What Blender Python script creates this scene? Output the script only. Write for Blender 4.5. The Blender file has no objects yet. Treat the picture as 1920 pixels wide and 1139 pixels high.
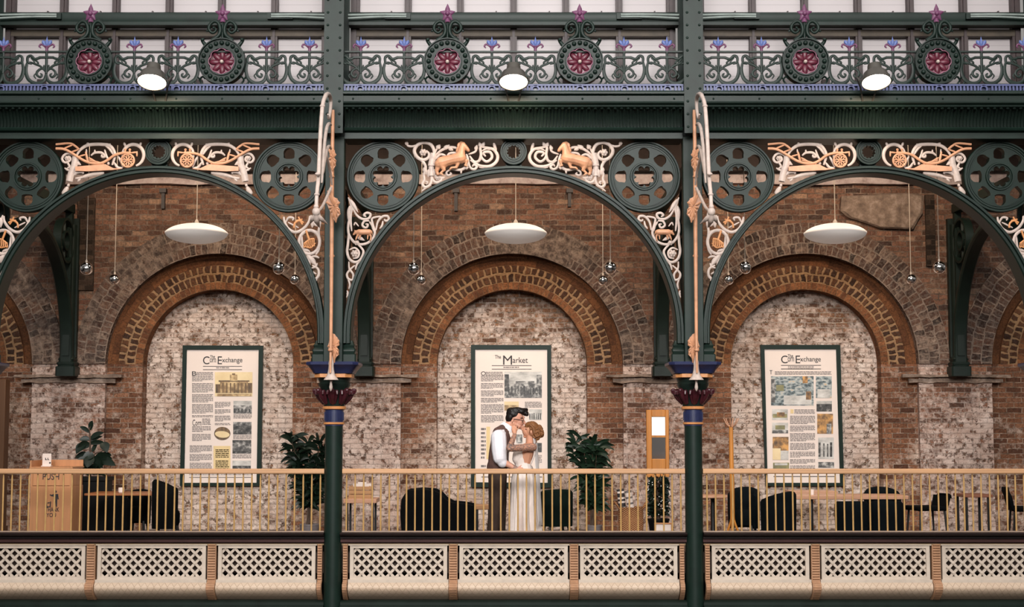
import bpy, bmesh, math, random
from math import sin, cos, pi, sqrt, atan, radians
from mathutils import Vector, Matrix
from mathutils.geometry import tessellate_polygon

random.seed(7)
SC = bpy.context.scene
COL = SC.collection
# ------------------------------------------------------------------ camera model
F = 2800.0                       # focal length in pixels of the 1920 px wide frame
TH = atan(236.5 / F)             # slight upward tilt
EYE = 1.5                        # eye height above the gallery floor
CT, ST = cos(TH), sin(TH)
def W(px, py, Y):
    """point of the vertical plane at depth Y seen at pixel (px, py)"""
    u = (px - 960) / F; v = (569.5 - py) / F
    t = Y / (CT - v * ST)
    return Vector((u * t, Y, EYE + t * (v * CT + ST)))
def WX(px, py, X):
    """point of the plane x = X seen at pixel (px, py)"""
    u = (px - 960) / F; v = (569.5 - py) / F
    t = X / u
    return Vector((X, t * (CT - v * ST), EYE + t * (v * CT + ST)))
def WZ(py, Y): return W(960, py, Y).z
def WXp(px, py, Y): return W(px, py, Y).x

BAY = 4.4
YC = 18.36                       # column plane
YW = 22.25                       # brick wall face
X0 = W(963, 400, YC).x           # middle of the central bay

# ------------------------------------------------------------------ mesh builder
class M:
    def __init__(s): s.v = []; s.f = []; s.m = []; s.uv = []
    def add(s, vs, fs, mi=0, uvs=None):
        b = len(s.v); s.v += [Vector(p) for p in vs]
        for k, f in enumerate(fs):
            s.f.append([b + i for i in f]); s.m.append(mi)
            s.uv.append([uvs[i] for i in f] if uvs else None)
        return s
    def box(s, x0, x1, y0, y1, z0, z1, mi=0):
        vs = [(x, y, z) for x in (x0, x1) for y in (y0, y1) for z in (z0, z1)]
        fs = [(0,1,3,2),(4,6,7,5),(0,4,5,1),(2,3,7,6),(0,2,6,4),(1,5,7,3)]
        b = len(s.v); s.v += [Vector(p) for p in vs]
        for f in fs:
            s.f.append([b+i for i in f]); s.m.append(mi)
            n = f in ((0,1,3,2),(4,6,7,5))
            h = f in ((0,2,6,4),(1,5,7,3))
            s.uv.append([((vs[i][1] if n else vs[i][0]), (vs[i][1] if h else vs[i][2])) for i in f])
        return s
    def obox(s, p0, p1, w, h, up=(0,0,1), mi=0):
        """bar from p0 to p1 with section w (sideways) x h (along up)"""
        p0 = Vector(p0); p1 = Vector(p1); d = (p1-p0).normalized(); up = Vector(up)
        a = d.cross(up)
        if a.length < 1e-5: a = d.cross(Vector((1,0,0)))
        a.normalize(); u = a.cross(d).normalized()
        vs = []
        for p in (p0, p1):
            for i, j in ((-1,-1),(1,-1),(1,1),(-1,1)): vs.append(p + a*(i*w/2) + u*(j*h/2))
        s.add(vs, [(3,2,1,0),(4,5,6,7),(0,1,5,4),(1,2,6,5),(2,3,7,6),(3,0,4,7)], mi); return s
    def tube(s, pts, r, n=8, flat=1.0, closed=False, caps=True, mi=0):
        pts = [Vector(p) for p in pts]; k = len(pts)
        rs = list(r) if isinstance(r, (list, tuple)) else [r]*k
        if len(rs) != k:
            rs = [rs[min(len(rs)-1, int(i*(len(rs)-1)/max(1,k-1)))] + (rs[min(len(rs)-1, int(i*(len(rs)-1)/max(1,k-1))+1)] - rs[min(len(rs)-1, int(i*(len(rs)-1)/max(1,k-1)))])*((i*(len(rs)-1)/max(1,k-1))%1.0) for i in range(k)]
        tg = []
        for i in range(k):
            a = pts[(i-1)%k] if (closed or i>0) else pts[i]
            b = pts[(i+1)%k] if (closed or i<k-1) else pts[i]
            d = b-a
            tg.append(d.normalized() if d.length > 1e-9 else Vector((0,0,1)))
        ref = Vector((0,1,0)) if abs(tg[0].y) < .9 else Vector((1,0,0))
        nn = (ref - tg[0]*ref.dot(tg[0])).normalized(); vs = []
        for i in range(k):
            nn = nn - tg[i]*nn.dot(tg[i])
            if nn.length < 1e-6: nn = tg[i].orthogonal()
            nn.normalize(); bb = tg[i].cross(nn)
            for j in range(n):
                a = 2*pi*j/n
                o = nn*(cos(a)*rs[i]*flat) + bb*(sin(a)*rs[i])
                vs.append(pts[i]+o)
        fs = []
        for i in range(k if closed else k-1):
            for j in range(n):
                fs.append((i*n+j, i*n+(j+1)%n, ((i+1)%k)*n+(j+1)%n, ((i+1)%k)*n+j))
        if caps and not closed:
            fs.append(tuple(range(n))[::-1]); fs.append(tuple((k-1)*n+j for j in range(n)))
        s.add(vs, fs, mi); return s
    def ball(s, c, r, nu=14, nv=9, rot=None, mi=0):
        c = Vector(c); r = Vector(r) if hasattr(r, '__len__') else Vector((r,r,r)); vs = []
        for i in range(nv+1):
            t = pi*i/nv
            for j in range(nu):
                a = 2*pi*j/nu
                p = Vector((r.x*sin(t)*cos(a), r.y*sin(t)*sin(a), r.z*cos(t)))
                if rot: p = rot @ p
                vs.append(c+p)
        fs = []
        for i in range(nv):
            for j in range(nu):
                a, b, d, e = i*nu+j, i*nu+(j+1)%nu, (i+1)*nu+(j+1)%nu, (i+1)*nu+j
                if i == 0: fs.append((a, e, d))
                elif i == nv-1: fs.append((a, e, b))
                else: fs.append((a, e, d, b))
        s.add(vs, fs, mi); return s
    def capsule(s, p0, p1, r0, r1, n=12, mi=0):
        p0 = Vector(p0); p1 = Vector(p1); d = p1-p0; L = max(d.length, 1e-6); d = d/L; pts = []; rs = []
        for k in range(5):
            a = -pi/2 + pi/2*k/4
            pts.append(p0 + d*(r0*sin(a))); rs.append(max(r0*cos(a), r0*.06))
        for k in range(5):
            a = pi/2*k/4
            pts.append(p1 + d*(r1*sin(a))); rs.append(max(r1*cos(a), r1*.06))
        s.tube(pts, rs, n, mi=mi); return s
    def lathe(s, prof, c, n=24, axis='z', mi=0, a0=0, a1=2*pi, sq=None):
        """prof [(r, h)]; sq: number of flat sides (polygon) instead of a round section"""
        c = Vector(c); vs = []; full = abs(a1-a0-2*pi) < 1e-6; nn = n if full else n+1
        for r, h in prof:
            for j in range(nn):
                a = a0 + (a1-a0)*j/n
                if axis == 'z': vs.append(c+Vector((r*cos(a), r*sin(a), h)))
                elif axis == 'y': vs.append(c+Vector((r*cos(a), h, r*sin(a))))
                else: vs.append(c+Vector((h, r*cos(a), r*sin(a))))
        fs = []
        for i in range(len(prof)-1):
            for j in range(n):
                a, b = i*nn+j, i*nn+(j+1)%nn
                fs.append((a, b, b+nn, a+nn))
        if full:
            if prof[0][0] > 1e-6: fs.append(tuple(range(nn))[::-1])
            if prof[-1][0] > 1e-6: fs.append(tuple((len(prof)-1)*nn+j for j in range(nn)))
        s.add(vs, fs, mi); return s
    def loft(s, secs, closed_sec=True, caps=True, mi=0):
        n = len(secs[0]); vs = [p for q in secs for p in q]; fs = []
        for i in range(len(secs)-1):
            for j in range(n if closed_sec else n-1):
                fs.append((i*n+j, i*n+(j+1)%n, (i+1)*n+(j+1)%n, (i+1)*n+j))
        if caps and closed_sec:
            fs.append(tuple(range(n))[::-1]); fs.append(tuple((len(secs)-1)*n+j for j in range(n)))
        s.add(vs, fs, mi); return s
    def oct(s, cx, cy, prof, ch=.3, mi=0):
        """square section with cut corners: prof [(half width, z)]"""
        secs = []
        for h, z in prof:
            c = h*ch
            secs.append([(cx+a, cy+b, z) for a, b in ((-h+c,-h),(h-c,-h),(h,-h+c),(h,h-c),(h-c,h),(-h+c,h),(-h,h-c),(-h,-h+c))])
        return s.loft(secs, mi=mi)
    def plate(s, outer, holes, y0, y1, mi=0):
        """flat plate in the x-z plane, outline + holes, from depth y0 (front) to y1"""
        loops = [outer]+list(holes); flat = [p for l in loops for p in l]
        tris = tessellate_polygon([[Vector((p[0], p[1], 0)) for p in l] for l in loops])
        n = len(flat); vs = [(p[0], y0, p[1]) for p in flat]+[(p[0], y1, p[1]) for p in flat]
        fs = []
        for t in tris:
            a, b, c = [Vector(flat[i]) for i in t]
            cr = (b-a).x*(c-a).y-(b-a).y*(c-a).x
            if cr < 0: t = t[::-1]
            fs.append(tuple(t)); fs.append(tuple(n+i for i in t[::-1]))
        o = 0
        for li, l in enumerate(loops):
            k = len(l)
            for j in range(k):
                a, b = o+j, o+(j+1) % k
                fs.append((a, a+n, b+n, b))
            o += k
        s.add(vs, fs, mi); return s
    def sweep_x(s, prof, x0, x1, mi=0):
        """profile [(y, z)] (open) extruded along x, with end caps"""
        n = len(prof); vs = [(x0, y, z) for y, z in prof]+[(x1, y, z) for y, z in prof]
        fs = [(i, i+1, n+i+1, n+i) for i in range(n-1)]+[(n-1, 0, n, 2*n-1)]
        fs += [tuple(range(n))[::-1], tuple(n+i for i in range(n))]
        s.add(vs, fs, mi); return s
    def arc(s, prof, cx, cz, a0, a1, n, mi=0, plane='xz', fix=0.0, ends=True):
        """closed profile [(r, d)] swept round (cx, cz); d = depth. plane 'yz' sweeps in y-z with depth along x"""
        secs = []
        for i in range(n+1):
            a = a0+(a1-a0)*i/n
            if plane == 'xz': secs.append([(cx+r*cos(a), d, cz+r*sin(a)) for r, d in prof])
            else: secs.append([(d, cx+r*cos(a), cz+r*sin(a)) for r, d in prof])
        return s.loft(secs, caps=ends, mi=mi)

def circ(cx, cz, r, n=24, f=None): return [(cx+(f(2*pi*i/n) if f else r)*cos(2*pi*i/n), cz+(f(2*pi*i/n) if f else r)*sin(2*pi*i/n)) for i in range(n)]
def spline(pts, k=5, closed=False):
    pts = [Vector(p) for p in pts]; n = len(pts); out = []
    if n < 3: 
        return [pts[0].lerp(pts[-1], i/k) for i in range(k+1)]
    for i in range(n if closed else n-1):
        p0 = pts[(i-1) % n] if (closed or i > 0) else pts[0]*2-pts[1]
        p1 = pts[i]; p2 = pts[(i+1) % n]
        p3 = pts[(i+2) % n] if (closed or i < n-2) else pts[-1]*2-pts[-2]
        for j in range(k):
            t = j/k
            out.append(.5*((2*p1)+(p2-p0)*t+(2*p0-5*p1+4*p2-p3)*t*t+(3*p1-p0-3*p2+p3)*t**3))
    if not closed: out.append(pts[-1])
    return out

def wloc(o):
    v = Vector((0,0,0))
    while o is not None: v = v+Vector(o.location); o = o.parent
    return v
def ob(name, m, mat, parent=None, smooth=40, local=False, bevel=0):
    me = bpy.data.meshes.new(name)
    off = wloc(parent) if (parent is not None and not local) else Vector((0,0,0))
    me.from_pydata([p-off for p in m.v], [], m.f)
    mats = mat if isinstance(mat, (list, tuple)) else [mat]
    for k in mats: me.materials.append(k)
    me.polygons.foreach_set('material_index', m.m)
    if any(u is not None for u in m.uv):
        ul = me.uv_layers.new(name='UVMap'); flat = []
        for f, u in zip(m.f, m.uv):
            for k in range(len(f)): flat += list(u[k]) if u else [0.0, 0.0]
        ul.data.foreach_set('uv', flat)
    bm = bmesh.new(); bm.from_mesh(me)
    if not any(u is not None for u in m.uv): bmesh.ops.recalc_face_normals(bm, faces=bm.faces)
    bm.to_mesh(me); bm.free()
    if smooth:
        me.polygons.foreach_set('use_smooth', [True]*len(me.polygons))
        me.set_sharp_from_angle(angle=radians(smooth))
    me.update()
    o = bpy.data.objects.new(name, me); COL.objects.link(o)
    if parent is not None: o.parent = parent
    if bevel:
        b = o.modifiers.new('b', 'BEVEL'); b.width = bevel; b.segments = 2; b.limit_method = 'ANGLE'
    return o
def tag(o, label=None, cat=None, group=None, kind=None):
    if label: o['label'] = label
    if cat: o['category'] = cat
    if group: o['group'] = group
    if kind: o['kind'] = kind
    return o
def thing(name, label, cat, loc, group=None, rz=0):
    o = bpy.data.objects.new(name, None); COL.objects.link(o)
    o.location = loc; o.rotation_euler = (0, 0, rz); o.empty_display_size = .1
    return tag(o, label, cat, group)
def struct(name, m, mat, parent=None, **k):
    o = ob(name, m, mat, parent, **k); o['kind'] = 'structure'; return o
def dup(o, loc=None, parent=None, label=None, rz=None):
    c = o.copy(); COL.objects.link(c)
    if parent is not None: c.parent = parent
    if loc is not None: c.location = loc
    if rz is not None: c.rotation_euler = (0, 0, rz)
    if label: c['label'] = label
    for ch in [q for q in bpy.data.objects if q.parent == o]: dup(ch, parent=c)
    return c

# ------------------------------------------------------------------ materials
def rgb(r, g, b):
    f = lambda c: ((c/255+.055)/1.055)**2.4 if c > 10 else c/255/12.92
    return (f(r), f(g), f(b), 1)
class NT:
    def __init__(s, name):
        s.mat = bpy.data.materials.new(name); s.mat.use_nodes = True
        s.t = s.mat.node_tree; s.b = s.t.nodes['Principled BSDF']
    def n(s, typ, **k):
        q = s.t.nodes.new(typ)
        for a, v in k.items():
            if a.startswith('_'): setattr(q, a[1:], v)
            else:
                key = int(a[1:]) if a[0] == 'i' and a[1:].isdigit() else a.replace('__', ' ')
                if hasattr(v, 'is_output'): s.t.links.new(v, q.inputs[key])
                else: q.inputs[key].default_value = v
        return q
    def math(s, op, a, b=0.0, c=None):
        q = s.t.nodes.new('ShaderNodeMath'); q.operation = op
        for i, v in enumerate((a, b) if c is None else (a, b, c)):
            if hasattr(v, 'is_output'): s.t.links.new(v, q.inputs[i])
            else: q.inputs[i].default_value = v
        return q.outputs[0]
    def mix(s, f, a, b, blend='MIX'):
        q = s.t.nodes.new('ShaderNodeMix'); q.data_type = 'RGBA'; q.blend_type = blend
        for i, v in ((0, f), (6, a), (7, b)):
            if hasattr(v, 'is_output'): s.t.links.new(v, q.inputs[i])
            else: q.inputs[i].default_value = v
        return q.outputs[2]
    def ramp(s, f, stops, interp='LINEAR'):
        q = s.t.nodes.new('ShaderNodeValToRGB'); q.color_ramp.interpolation = interp
        el = q.color_ramp.elements
        while len(el) < len(stops): el.new(.5)
        for e, (p, c) in zip(el, stops): e.position = p; e.color = c
        s.t.links.new(f, q.inputs[0]); return q.outputs[0]
    def noise(s, vec, scale, detail=4, rough=.55):
        q = s.n('ShaderNodeTexNoise', Scale=scale, Detail=detail, Roughness=rough)
        if vec is not None: s.t.links.new(vec, q.inputs['Vector'])
        return q.outputs[0]
    def maprange(s, f, a, b, c=0.0, d=1.0):
        q = s.t.nodes.new('ShaderNodeMapRange'); s.t.links.new(f, q.inputs[0])
        for i, v in enumerate((a, b, c, d)): q.inputs[i+1].default_value = v
        return q.outputs[0]
    def set(s, **k):
        for a, v in k.items():
            key = a.replace('__', ' ')
            if hasattr(v, 'is_output'): s.t.links.new(v, s.b.inputs[key])
            else: s.b.inputs[key].default_value = v
        return s
    def bump(s, h, strength=.5, dist=.01):
        q = s.n('ShaderNodeBump', Strength=strength, Distance=dist); s.t.links.new(h, q.inputs['Height'])
        s.t.links.new(q.outputs[0], s.b.inputs['Normal'])
    def pos(s): return s.n('ShaderNodeNewGeometry').outputs['Position']
    def obj(s): return s.n('ShaderNodeTexCoord').outputs['Object']
def paint(name, c, rough=.45, var=.25, scale=6, metal=0, spec=.5, bump=0):
    """painted / plain surface with slight wear variation"""
    k = NT(name); p = k.obj(); nz = k.noise(p, scale, 5, .6)
    dark = tuple(v*(1-var) for v in c[:3])+(1,); lite = tuple(min(1, v*(1+var*.8)) for v in c[:3])+(1,)
    col = k.ramp(nz, [(.3, dark), (.5, c), (.72, lite)])
    k.set(Base__Color=col, Roughness=rough, Metallic=metal); k.b.inputs['Specular IOR Level'].default_value = spec
    if bump: k.bump(k.noise(p, scale*8, 4, .6), bump, .01)
    return k.mat
def emit(name, c, st):
    k = NT(name); k.set(Base__Color=(0,0,0,1), Emission__Color=c, Emission__Strength=st); return k.mat
def wood(name, c, rough=.4, axis='x', sc=3.0, var=.35):
    k = NT(name); p = k.obj()
    s_ = (.35, 9, 9) if axis == 'x' else ((9, 9, .35) if axis == 'z' else (9, .35, 9))
    mp = k.n('ShaderNodeMapping', Vector=p); mp.inputs['Scale'].default_value = s_
    nz = k.noise(mp.outputs[0], sc, 5, .6)
    k.set(Base__Color=k.ramp(nz, [(.3, tuple(v*(1-var) for v in c[:3])+(1,)), (.55, c), (.75, tuple(min(1, v*(1+var*.5)) for v in c[:3])+(1,))]), Roughness=rough)
    return k.mat
def brick(name, stops, mortar, wash=None, lo=.5, hi=.6, bw=.228, rh=.076, ms=.006, wsc=1.1, soot=.5, zlo=None, zhi=None, zw=.0, dist=.012, rough=.9, msmooth=.1, bstr=1.1, rub=0, mdk=.35, patch=0):
    k = NT(name); uv = k.n('ShaderNodeUVMap', _uv_map='UVMap').outputs[0]
    pos = k.pos()
    nz = k.n('ShaderNodeTexNoise', Vector=pos, Scale=7.0, Detail=3.0)
    off = k.n('ShaderNodeVectorMath', _operation='SUBTRACT', i0=nz.outputs['Color'], i1=(.5,.5,.5))
    sc = k.n('ShaderNodeVectorMath', _operation='SCALE', i0=off.outputs[0]); sc.inputs['Scale'].default_value = dist*2
    uvd = k.n('ShaderNodeVectorMath', _operation='ADD', i0=uv, i1=sc.outputs[0]).outputs[0]
    bt = k.n('ShaderNodeTexBrick', Vector=uvd, Color1=(0,0,0,1), Color2=(1,1,1,1), Mortar=(.5,.5,.5,1), Scale=1.0, Mortar__Size=ms, Mortar__Smooth=msmooth, Bias=0.0, Brick__Width=bw, Row__Height=rh)
    tint = bt.outputs['Color']; fac = bt.outputs['Fac']
    col = k.ramp(tint, stops)
    fine = k.noise(pos, 38, 4, .65)
    col = k.mix(k.maprange(fine, .38, .68, 0, .62), col, (.02,.012,.008,1))
    big = k.noise(pos, .9, 4, .6)
    col = k.mix(k.maprange(big, .45, .7, 0, soot), col, k.mix(.5, col, (.012,.009,.007,1), 'MULTIPLY'))
    mo = k.mix(k.maprange(k.noise(pos, 9, 6, .75), .42, .62), tuple(v*mdk for v in mortar[:3])+(1,), mortar)
    col = k.mix(fac, col, mo)
    if rub: col = k.mix(k.maprange(k.noise(pos, 24, 6, .8), .44, .62, 0, rub), col, k.mix(k.noise(pos, 3.1, 3), (.02,.018,.017,1), (.34,.28,.24,1)))
    if patch:
        pn = k.noise(pos, 1.15, 3, .5); pm = k.math('MULTIPLY', k.maprange(pn, .5, .6), patch)
        vr = k.n('ShaderNodeTexVoronoi', Vector=uvd, Scale=11.0); rc = k.ramp(k.math('ADD', k.math('MULTIPLY', vr.outputs['Distance'], .28), k.math('MULTIPLY', k.noise(pos, 15, 7, .85), .95)), [(.3, rgb(22,19,18)), (.55, rgb(72,60,54)), (.75, rgb(134,116,104)), (.95, rgb(176,158,146))])
        col = k.mix(pm, col, rc)
    h = k.math('MULTIPLY', k.math('SUBTRACT', 1.0, fac), .8)
    if wash:
        n1 = k.noise(pos, wsc, 5, .6); n2 = k.noise(pos, 16, 5, .7)
        sep = k.n('ShaderNodeSeparateXYZ', Vector=pos)
        a = k.math('ADD', k.math('MULTIPLY', n1, .5), k.math('MULTIPLY', n2, .42))
        a = k.math('ADD', a, k.math('MULTIPLY', tint, .10))
        a = k.math('ADD', a, k.math('MULTIPLY', fac, .05))
        if zlo is not None: a = k.math('ADD', a, k.maprange(sep.outputs[2], zlo, zhi, zw, -zw))
        mk = k.maprange(a, lo, hi)
        chip = k.maprange(k.noise(pos, 11, 6, .75), .40, .46, 0, 1); mk = k.math('MULTIPLY', mk, chip)
        mk = k.math('MULTIPLY', mk, k.math('SUBTRACT', 1.0, k.math('MULTIPLY', fac, .45)))
        wc = k.mix(k.maprange(k.noise(pos, 6, 5, .7), .3, .7), wash, tuple(v*q for v, q in zip(wash[:3], (.6,.5,.45)))+(1,)); wc = k.mix(k.math('MULTIPLY', tint, .35), wc, k.mix(.5, wc, col))
        col = k.mix(mk, col, wc)
        h = k.math('ADD', h, k.math('MULTIPLY', mk, .35))
    k.set(Base__Color=col, Roughness=rough); k.b.inputs['Specular IOR Level'].default_value = .2
    k.bump(k.math('ADD', h, k.math('MULTIPLY', fine, .8)), bstr, .02)
    return k.mat

GREEN = paint('dark_green_iron', rgb(19, 35, 29), .44, .28, 5, spec=.26)
GREEN2 = paint('deep_green_iron', rgb(19, 31, 26), .46, .3, 5, spec=.3)
CREAM = paint('cream_iron', rgb(190, 172, 162), .5, .2, 14)
GOLD = paint('gold_ochre_paint', rgb(198, 134, 82), .42, .2, 12)
BRGOLD = paint('peach_gold_paint', rgb(196, 142, 108), .42, .25, 8)
BLUE = paint('slate_blue_paint', rgb(72, 78, 122), .45, .2, 10)
NAVY = paint('navy_blue_paint', rgb(36, 42, 76), .35, .22, 8)
LBLUE = paint('sky_blue_paint', rgb(90, 106, 160), .45, .2, 25)
PLUM = paint('plum_paint', rgb(108, 58, 92), .45, .2, 20)
BURG = paint('burgundy_paint', rgb(96, 36, 52), .38, .25, 20)
BURGD = paint('dark_burgundy_paint', rgb(62, 20, 28), .35, .25, 20)
PINKE = paint('mauve_edge_paint', rgb(172, 120, 140), .45, .15, 20)
# ------------------------------------------------------------------ iron structure
XCOL = [X0+(k-1.5)*BAY for k in range(4)]
BX = [X0+(k-1)*BAY for k in range(3)]
Z = lambda py, Y=YC: WZ(py, Y)
def zo(ox, oy, s): return lambda p: (ox+p[0]/s, oy+p[1]/s)

# ---- columns
col_labels = ['green iron column cut off by the left edge, only its capital corner showing',
 'dark green iron column with blue capital left of the kissing couple',
 'dark green iron column with blue capital beside the timber framed mirror',
 'green iron column cut off by the right edge, only its capital corner showing']
ZAB = Z(682)
for k, x in enumerate(XCOL):
    t = thing('cast_iron_column', col_labels[k], 'column', (x, YC, -4.2), 'iron columns of the gallery')
    m = M(); zt = Z(799)
    m.lathe([(.17, -4.2), (.17, -4.0), (.13, -3.9), (.108, -3.6), (.108, zt)], (x, YC, 0), 28)
    ob('shaft', m, GREEN, t)
    m = M(); m.lathe([(.112, Z(794)-.02), (.128, Z(794)-.012), (.13, Z(794)+.004), (.115, Z(794)+.012)], (x, YC, 0), 28)
    m.lathe([(.118, Z(766)-.02), (.145, Z(766)-.01), (.147, Z(766)+.012), (.13, Z(766)+.024)], (x, YC, 0), 28)
    tag(ob('collar_ring', m, GOLD, t), 'gold rings of the column neck')
    m = M(); m.lathe([(.114, zt), (.114, Z(768)), ], (x, YC, 0), 28)
    for j in range(20):
        a = 2*pi*j/20
        m.obox((x+.115*cos(a), YC+.115*sin(a), Z(789)), (x+.115*cos(a), YC+.115*sin(a), Z(773)), .012, .012, (cos(a), sin(a), 0))
    tag(ob('neck_drum', m, NAVY, t), 'blue fluted drum below the capital')
    m = M()
    m.lathe([(.125, Z(763)), (.135, Z(755)), (.155, Z(742)), (.175, Z(728)), (.19, Z(724)), (.195, Z(720)), (.185, Z(718)), (.2, Z(712)), (.2, Z(709))], (x, YC, 0), 28)
    ob('capital_bell', m, GREEN2, t)
    m = M(); m.oct(x, YC, [(.205, Z(710)), (.225, Z(709)), (.225, Z(702.5)), (.21, Z(701.5))], .32)
    tag(ob('gold_band', m, GOLD, t), 'gold band under the blue capital slab')
    m = M(); m.oct(x, YC, [(.235, Z(701.5)), (.25, Z(697)), (.29, Z(689)), (.315, Z(686)), (.318, Z(682)), (.31, Z(680.5))], .2)
    tag(ob('abacus', m, NAVY, t), 'blue moulded capital slab')
    for j in range(8):
        a = pi/4*j-pi/2; r = .175
        c = Vector((x+cos(a)*r, YC+sin(a)*r, 0)); d = Vector((cos(a), sin(a), 0)); s_ = Vector((-sin(a), cos(a), 0))
        m = M()
        for q in (-1, 1):
            pts = [c+s_*(q*.02)-d*.04+Vector((0,0,Z(757))), c+s_*(q*.04)+d*.0+Vector((0,0,Z(744))), c+s_*(q*.052)+d*.035+Vector((0,0,Z(735))), c+s_*(q*.06)+d*.05+Vector((0,0,Z(741)))]
            m.tube(spline(pts), [.016, .022, .024, .014], 8)
        m.tube(spline([c-d*.05+Vector((0,0,Z(758))), c+d*.01+Vector((0,0,Z(746))), c+d*.05+Vector((0,0,Z(735))), c+d*.075+Vector((0,0,Z(733))), c+d*.07+Vector((0,0,Z(739)))]), [.02, .034, .034, .024, .012], 8)
        tag(ob('acanthus_leaf', m, BURGD, t), 'burgundy leaf of the capital')
    # plinth blocks of the arch springers on the capital slab
    for q in (-1, 1):
        m = M(); cx = x+q*.165
        prof = [(.105, ZAB), (.105, Z(666)), (.088, Z(664)), (.098, Z(660)), (.098, Z(657)), (.078, Z(653)), (.086, Z(649)), (.07, Z(645)), (.062, Z(640))]
        m.oct(cx, YC-.02, prof, .12); ob('springer_base', m, GREEN, t)
    # upright between the arches and up to the roof
    m = M(); pw = .118
    m.box(x-pw, x+pw, YC-.2, YC-.05, ZAB, Z(262))
    m.box(x-pw*.75, x+pw*.75, YC-.05, YC+.22, ZAB, Z(262))
    ob('lower_upright', m, GREEN, t, bevel=.008)
    m = M(); yp = YC-.42
    m.box(x-pw-.002, x+pw+.002, yp, yp+.02, Z(262)-.0, 9.0)
    m.box(x-.03, x+.03, yp+.02, YC+.25, Z(262), 9.0)
    m.box(x-pw, x+pw, YC+.23, YC+.25, Z(262), 9.0)
    zz = Z(258)+.05
    while zz < 8.9:
        for q in (-1, 1): m.ball((x+q*.075, yp, zz), (.017, .012, .017), 8, 5)
        zz += .158
    ob('riveted_post', m, GREEN, t)

# ---- arches with wheels, ring and scrollwork
ZS = Z(628); RO, RI = 2.085, 1.995
ZB = Z(262)
def wheel(m, cx, cz, R, y0, y1, n=8):
    """cast wheel plate: n round openings, cusped eye, raised rim and hub rings"""
    s = R/66.7
    holes = []
    for j in range(n):
        a = pi/2+2*pi*j/n; hx, hz = cx+44*s*cos(a), cz+44*s*sin(a)
        loop = []
        for i in range(18):
            b = 2*pi*i/18; r = 10.6*s
            px_, pz_ = r*cos(b), r*sin(b)
            if px_*cos(a)+pz_*sin(a) < -.35*r:      # flared foot towards the hub
                tx, tz = -sin(a), cos(a); w = px_*tx+pz_*tz
                px_ += tx*w*.25-cos(a)*2.2*s*abs(w)/r; pz_ += tz*w*.25-sin(a)*2.2*s*abs(w)/r
            loop.append((hx+px_, hz+pz_))
        holes.append(loop)
    eye = circ(cx, cz, 0, 64, lambda a: (14.5+5.5*abs(sin(4*a))**.6)*s)
    m.plate(circ(cx, cz, R*.98, 64), holes+[eye], y0, y1)
    for r, w, d in ((65.2, 2.6, .022), (60.5, 1.6, .016), (56.5, 1.3, .01), (24.6, 2.4, .022), (21.2, 1.2, .014)):
        m.arc([(( r-w)*s, y0+.005), ((r-w*.5)*s, y0-d), ((r+w*.5)*s, y0-d), ((r+w)*s, y0+.005)], cx, cz, 0, 2*pi, 64, ends=False)
    m.arc([(R, y0), (R, y1), (R*.93, y1+.01), (R*.93, y0-.004)], cx, cz, 0, 2*pi, 64, ends=False)
def small_ring(m, cx, cz, R, y0, y1):
    s = R/25
    eye = circ(cx, cz, 0, 60, lambda a: (10.2+2.6*abs(sin(6*a)))*s)
    m.plate(circ(cx, cz, R*.98, 40), [eye], y0, y1)
    for r, w, d in ((23.2, 2.2, .024), (18.6, 1.2, .014), (14.8, .9, .012)):
        m.arc([((r-w)*s, y0+.005), ((r-w*.5)*s, y0-d), ((r+w*.5)*s, y0-d), ((r+w)*s, y0+.005)], cx, cz, 0, 2*pi, 40, ends=False)

YO = YC-.1                        # front plane of the scrollwork
class Orn:
    """strands traced in picture units -> local bay coordinates (x from bay middle, z)"""
    def __init__(s, tf, mid, flip): s.tf = tf; s.mid = mid; s.flip = flip
    def p(s, q, dy=0.0):
        px, py = s.tf(q); w = W(px, py, YO+dy); x = w.x-W(s.mid, py, YO+dy).x
        return Vector((x*s.flip, YO+dy, w.z))
    def strand(s, m, pts, r, dy=0, k=5, flat=.8, taper=True, closed=False):
        P = spline([s.p(q, dy) for q in pts], k, closed)
        rr = r/151.0*1.22
        if closed: m.tube(P, rr, 7, flat, closed=True); return
        n = len(P)
        R = [rr*(1-.45*abs(2*i/(n-1)-1)**3) if taper else rr for i in range(n)]
        m.tube(P, R, 7, flat)
    def blob(s, m, q, r, dy=-.01):
        c = s.p(q, dy); rr = r/151.0
        m.ball(c, (rr*.6, rr*.6, rr*.6), 10, 6)
        for j in range(6):
            a = 2*pi*j/6; m.ball(c+Vector((cos(a)*rr*.62, .004, sin(a)*rr*.62)), (rr*.42, rr*.4, rr*.42), 8, 5)
    def leaf(s, m, q0, q1, w, dy=-.005):
        a = s.p(q0, dy); b = s.p(q1, dy); rr = w/151.0*1.15
        P = [a.lerp(b, i/6) for i in range(7)]
        m.tube(P, [rr*.3, rr*.8, rr, rr*.95, rr*.75, rr*.45, rr*.08], 8, .45)

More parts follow.
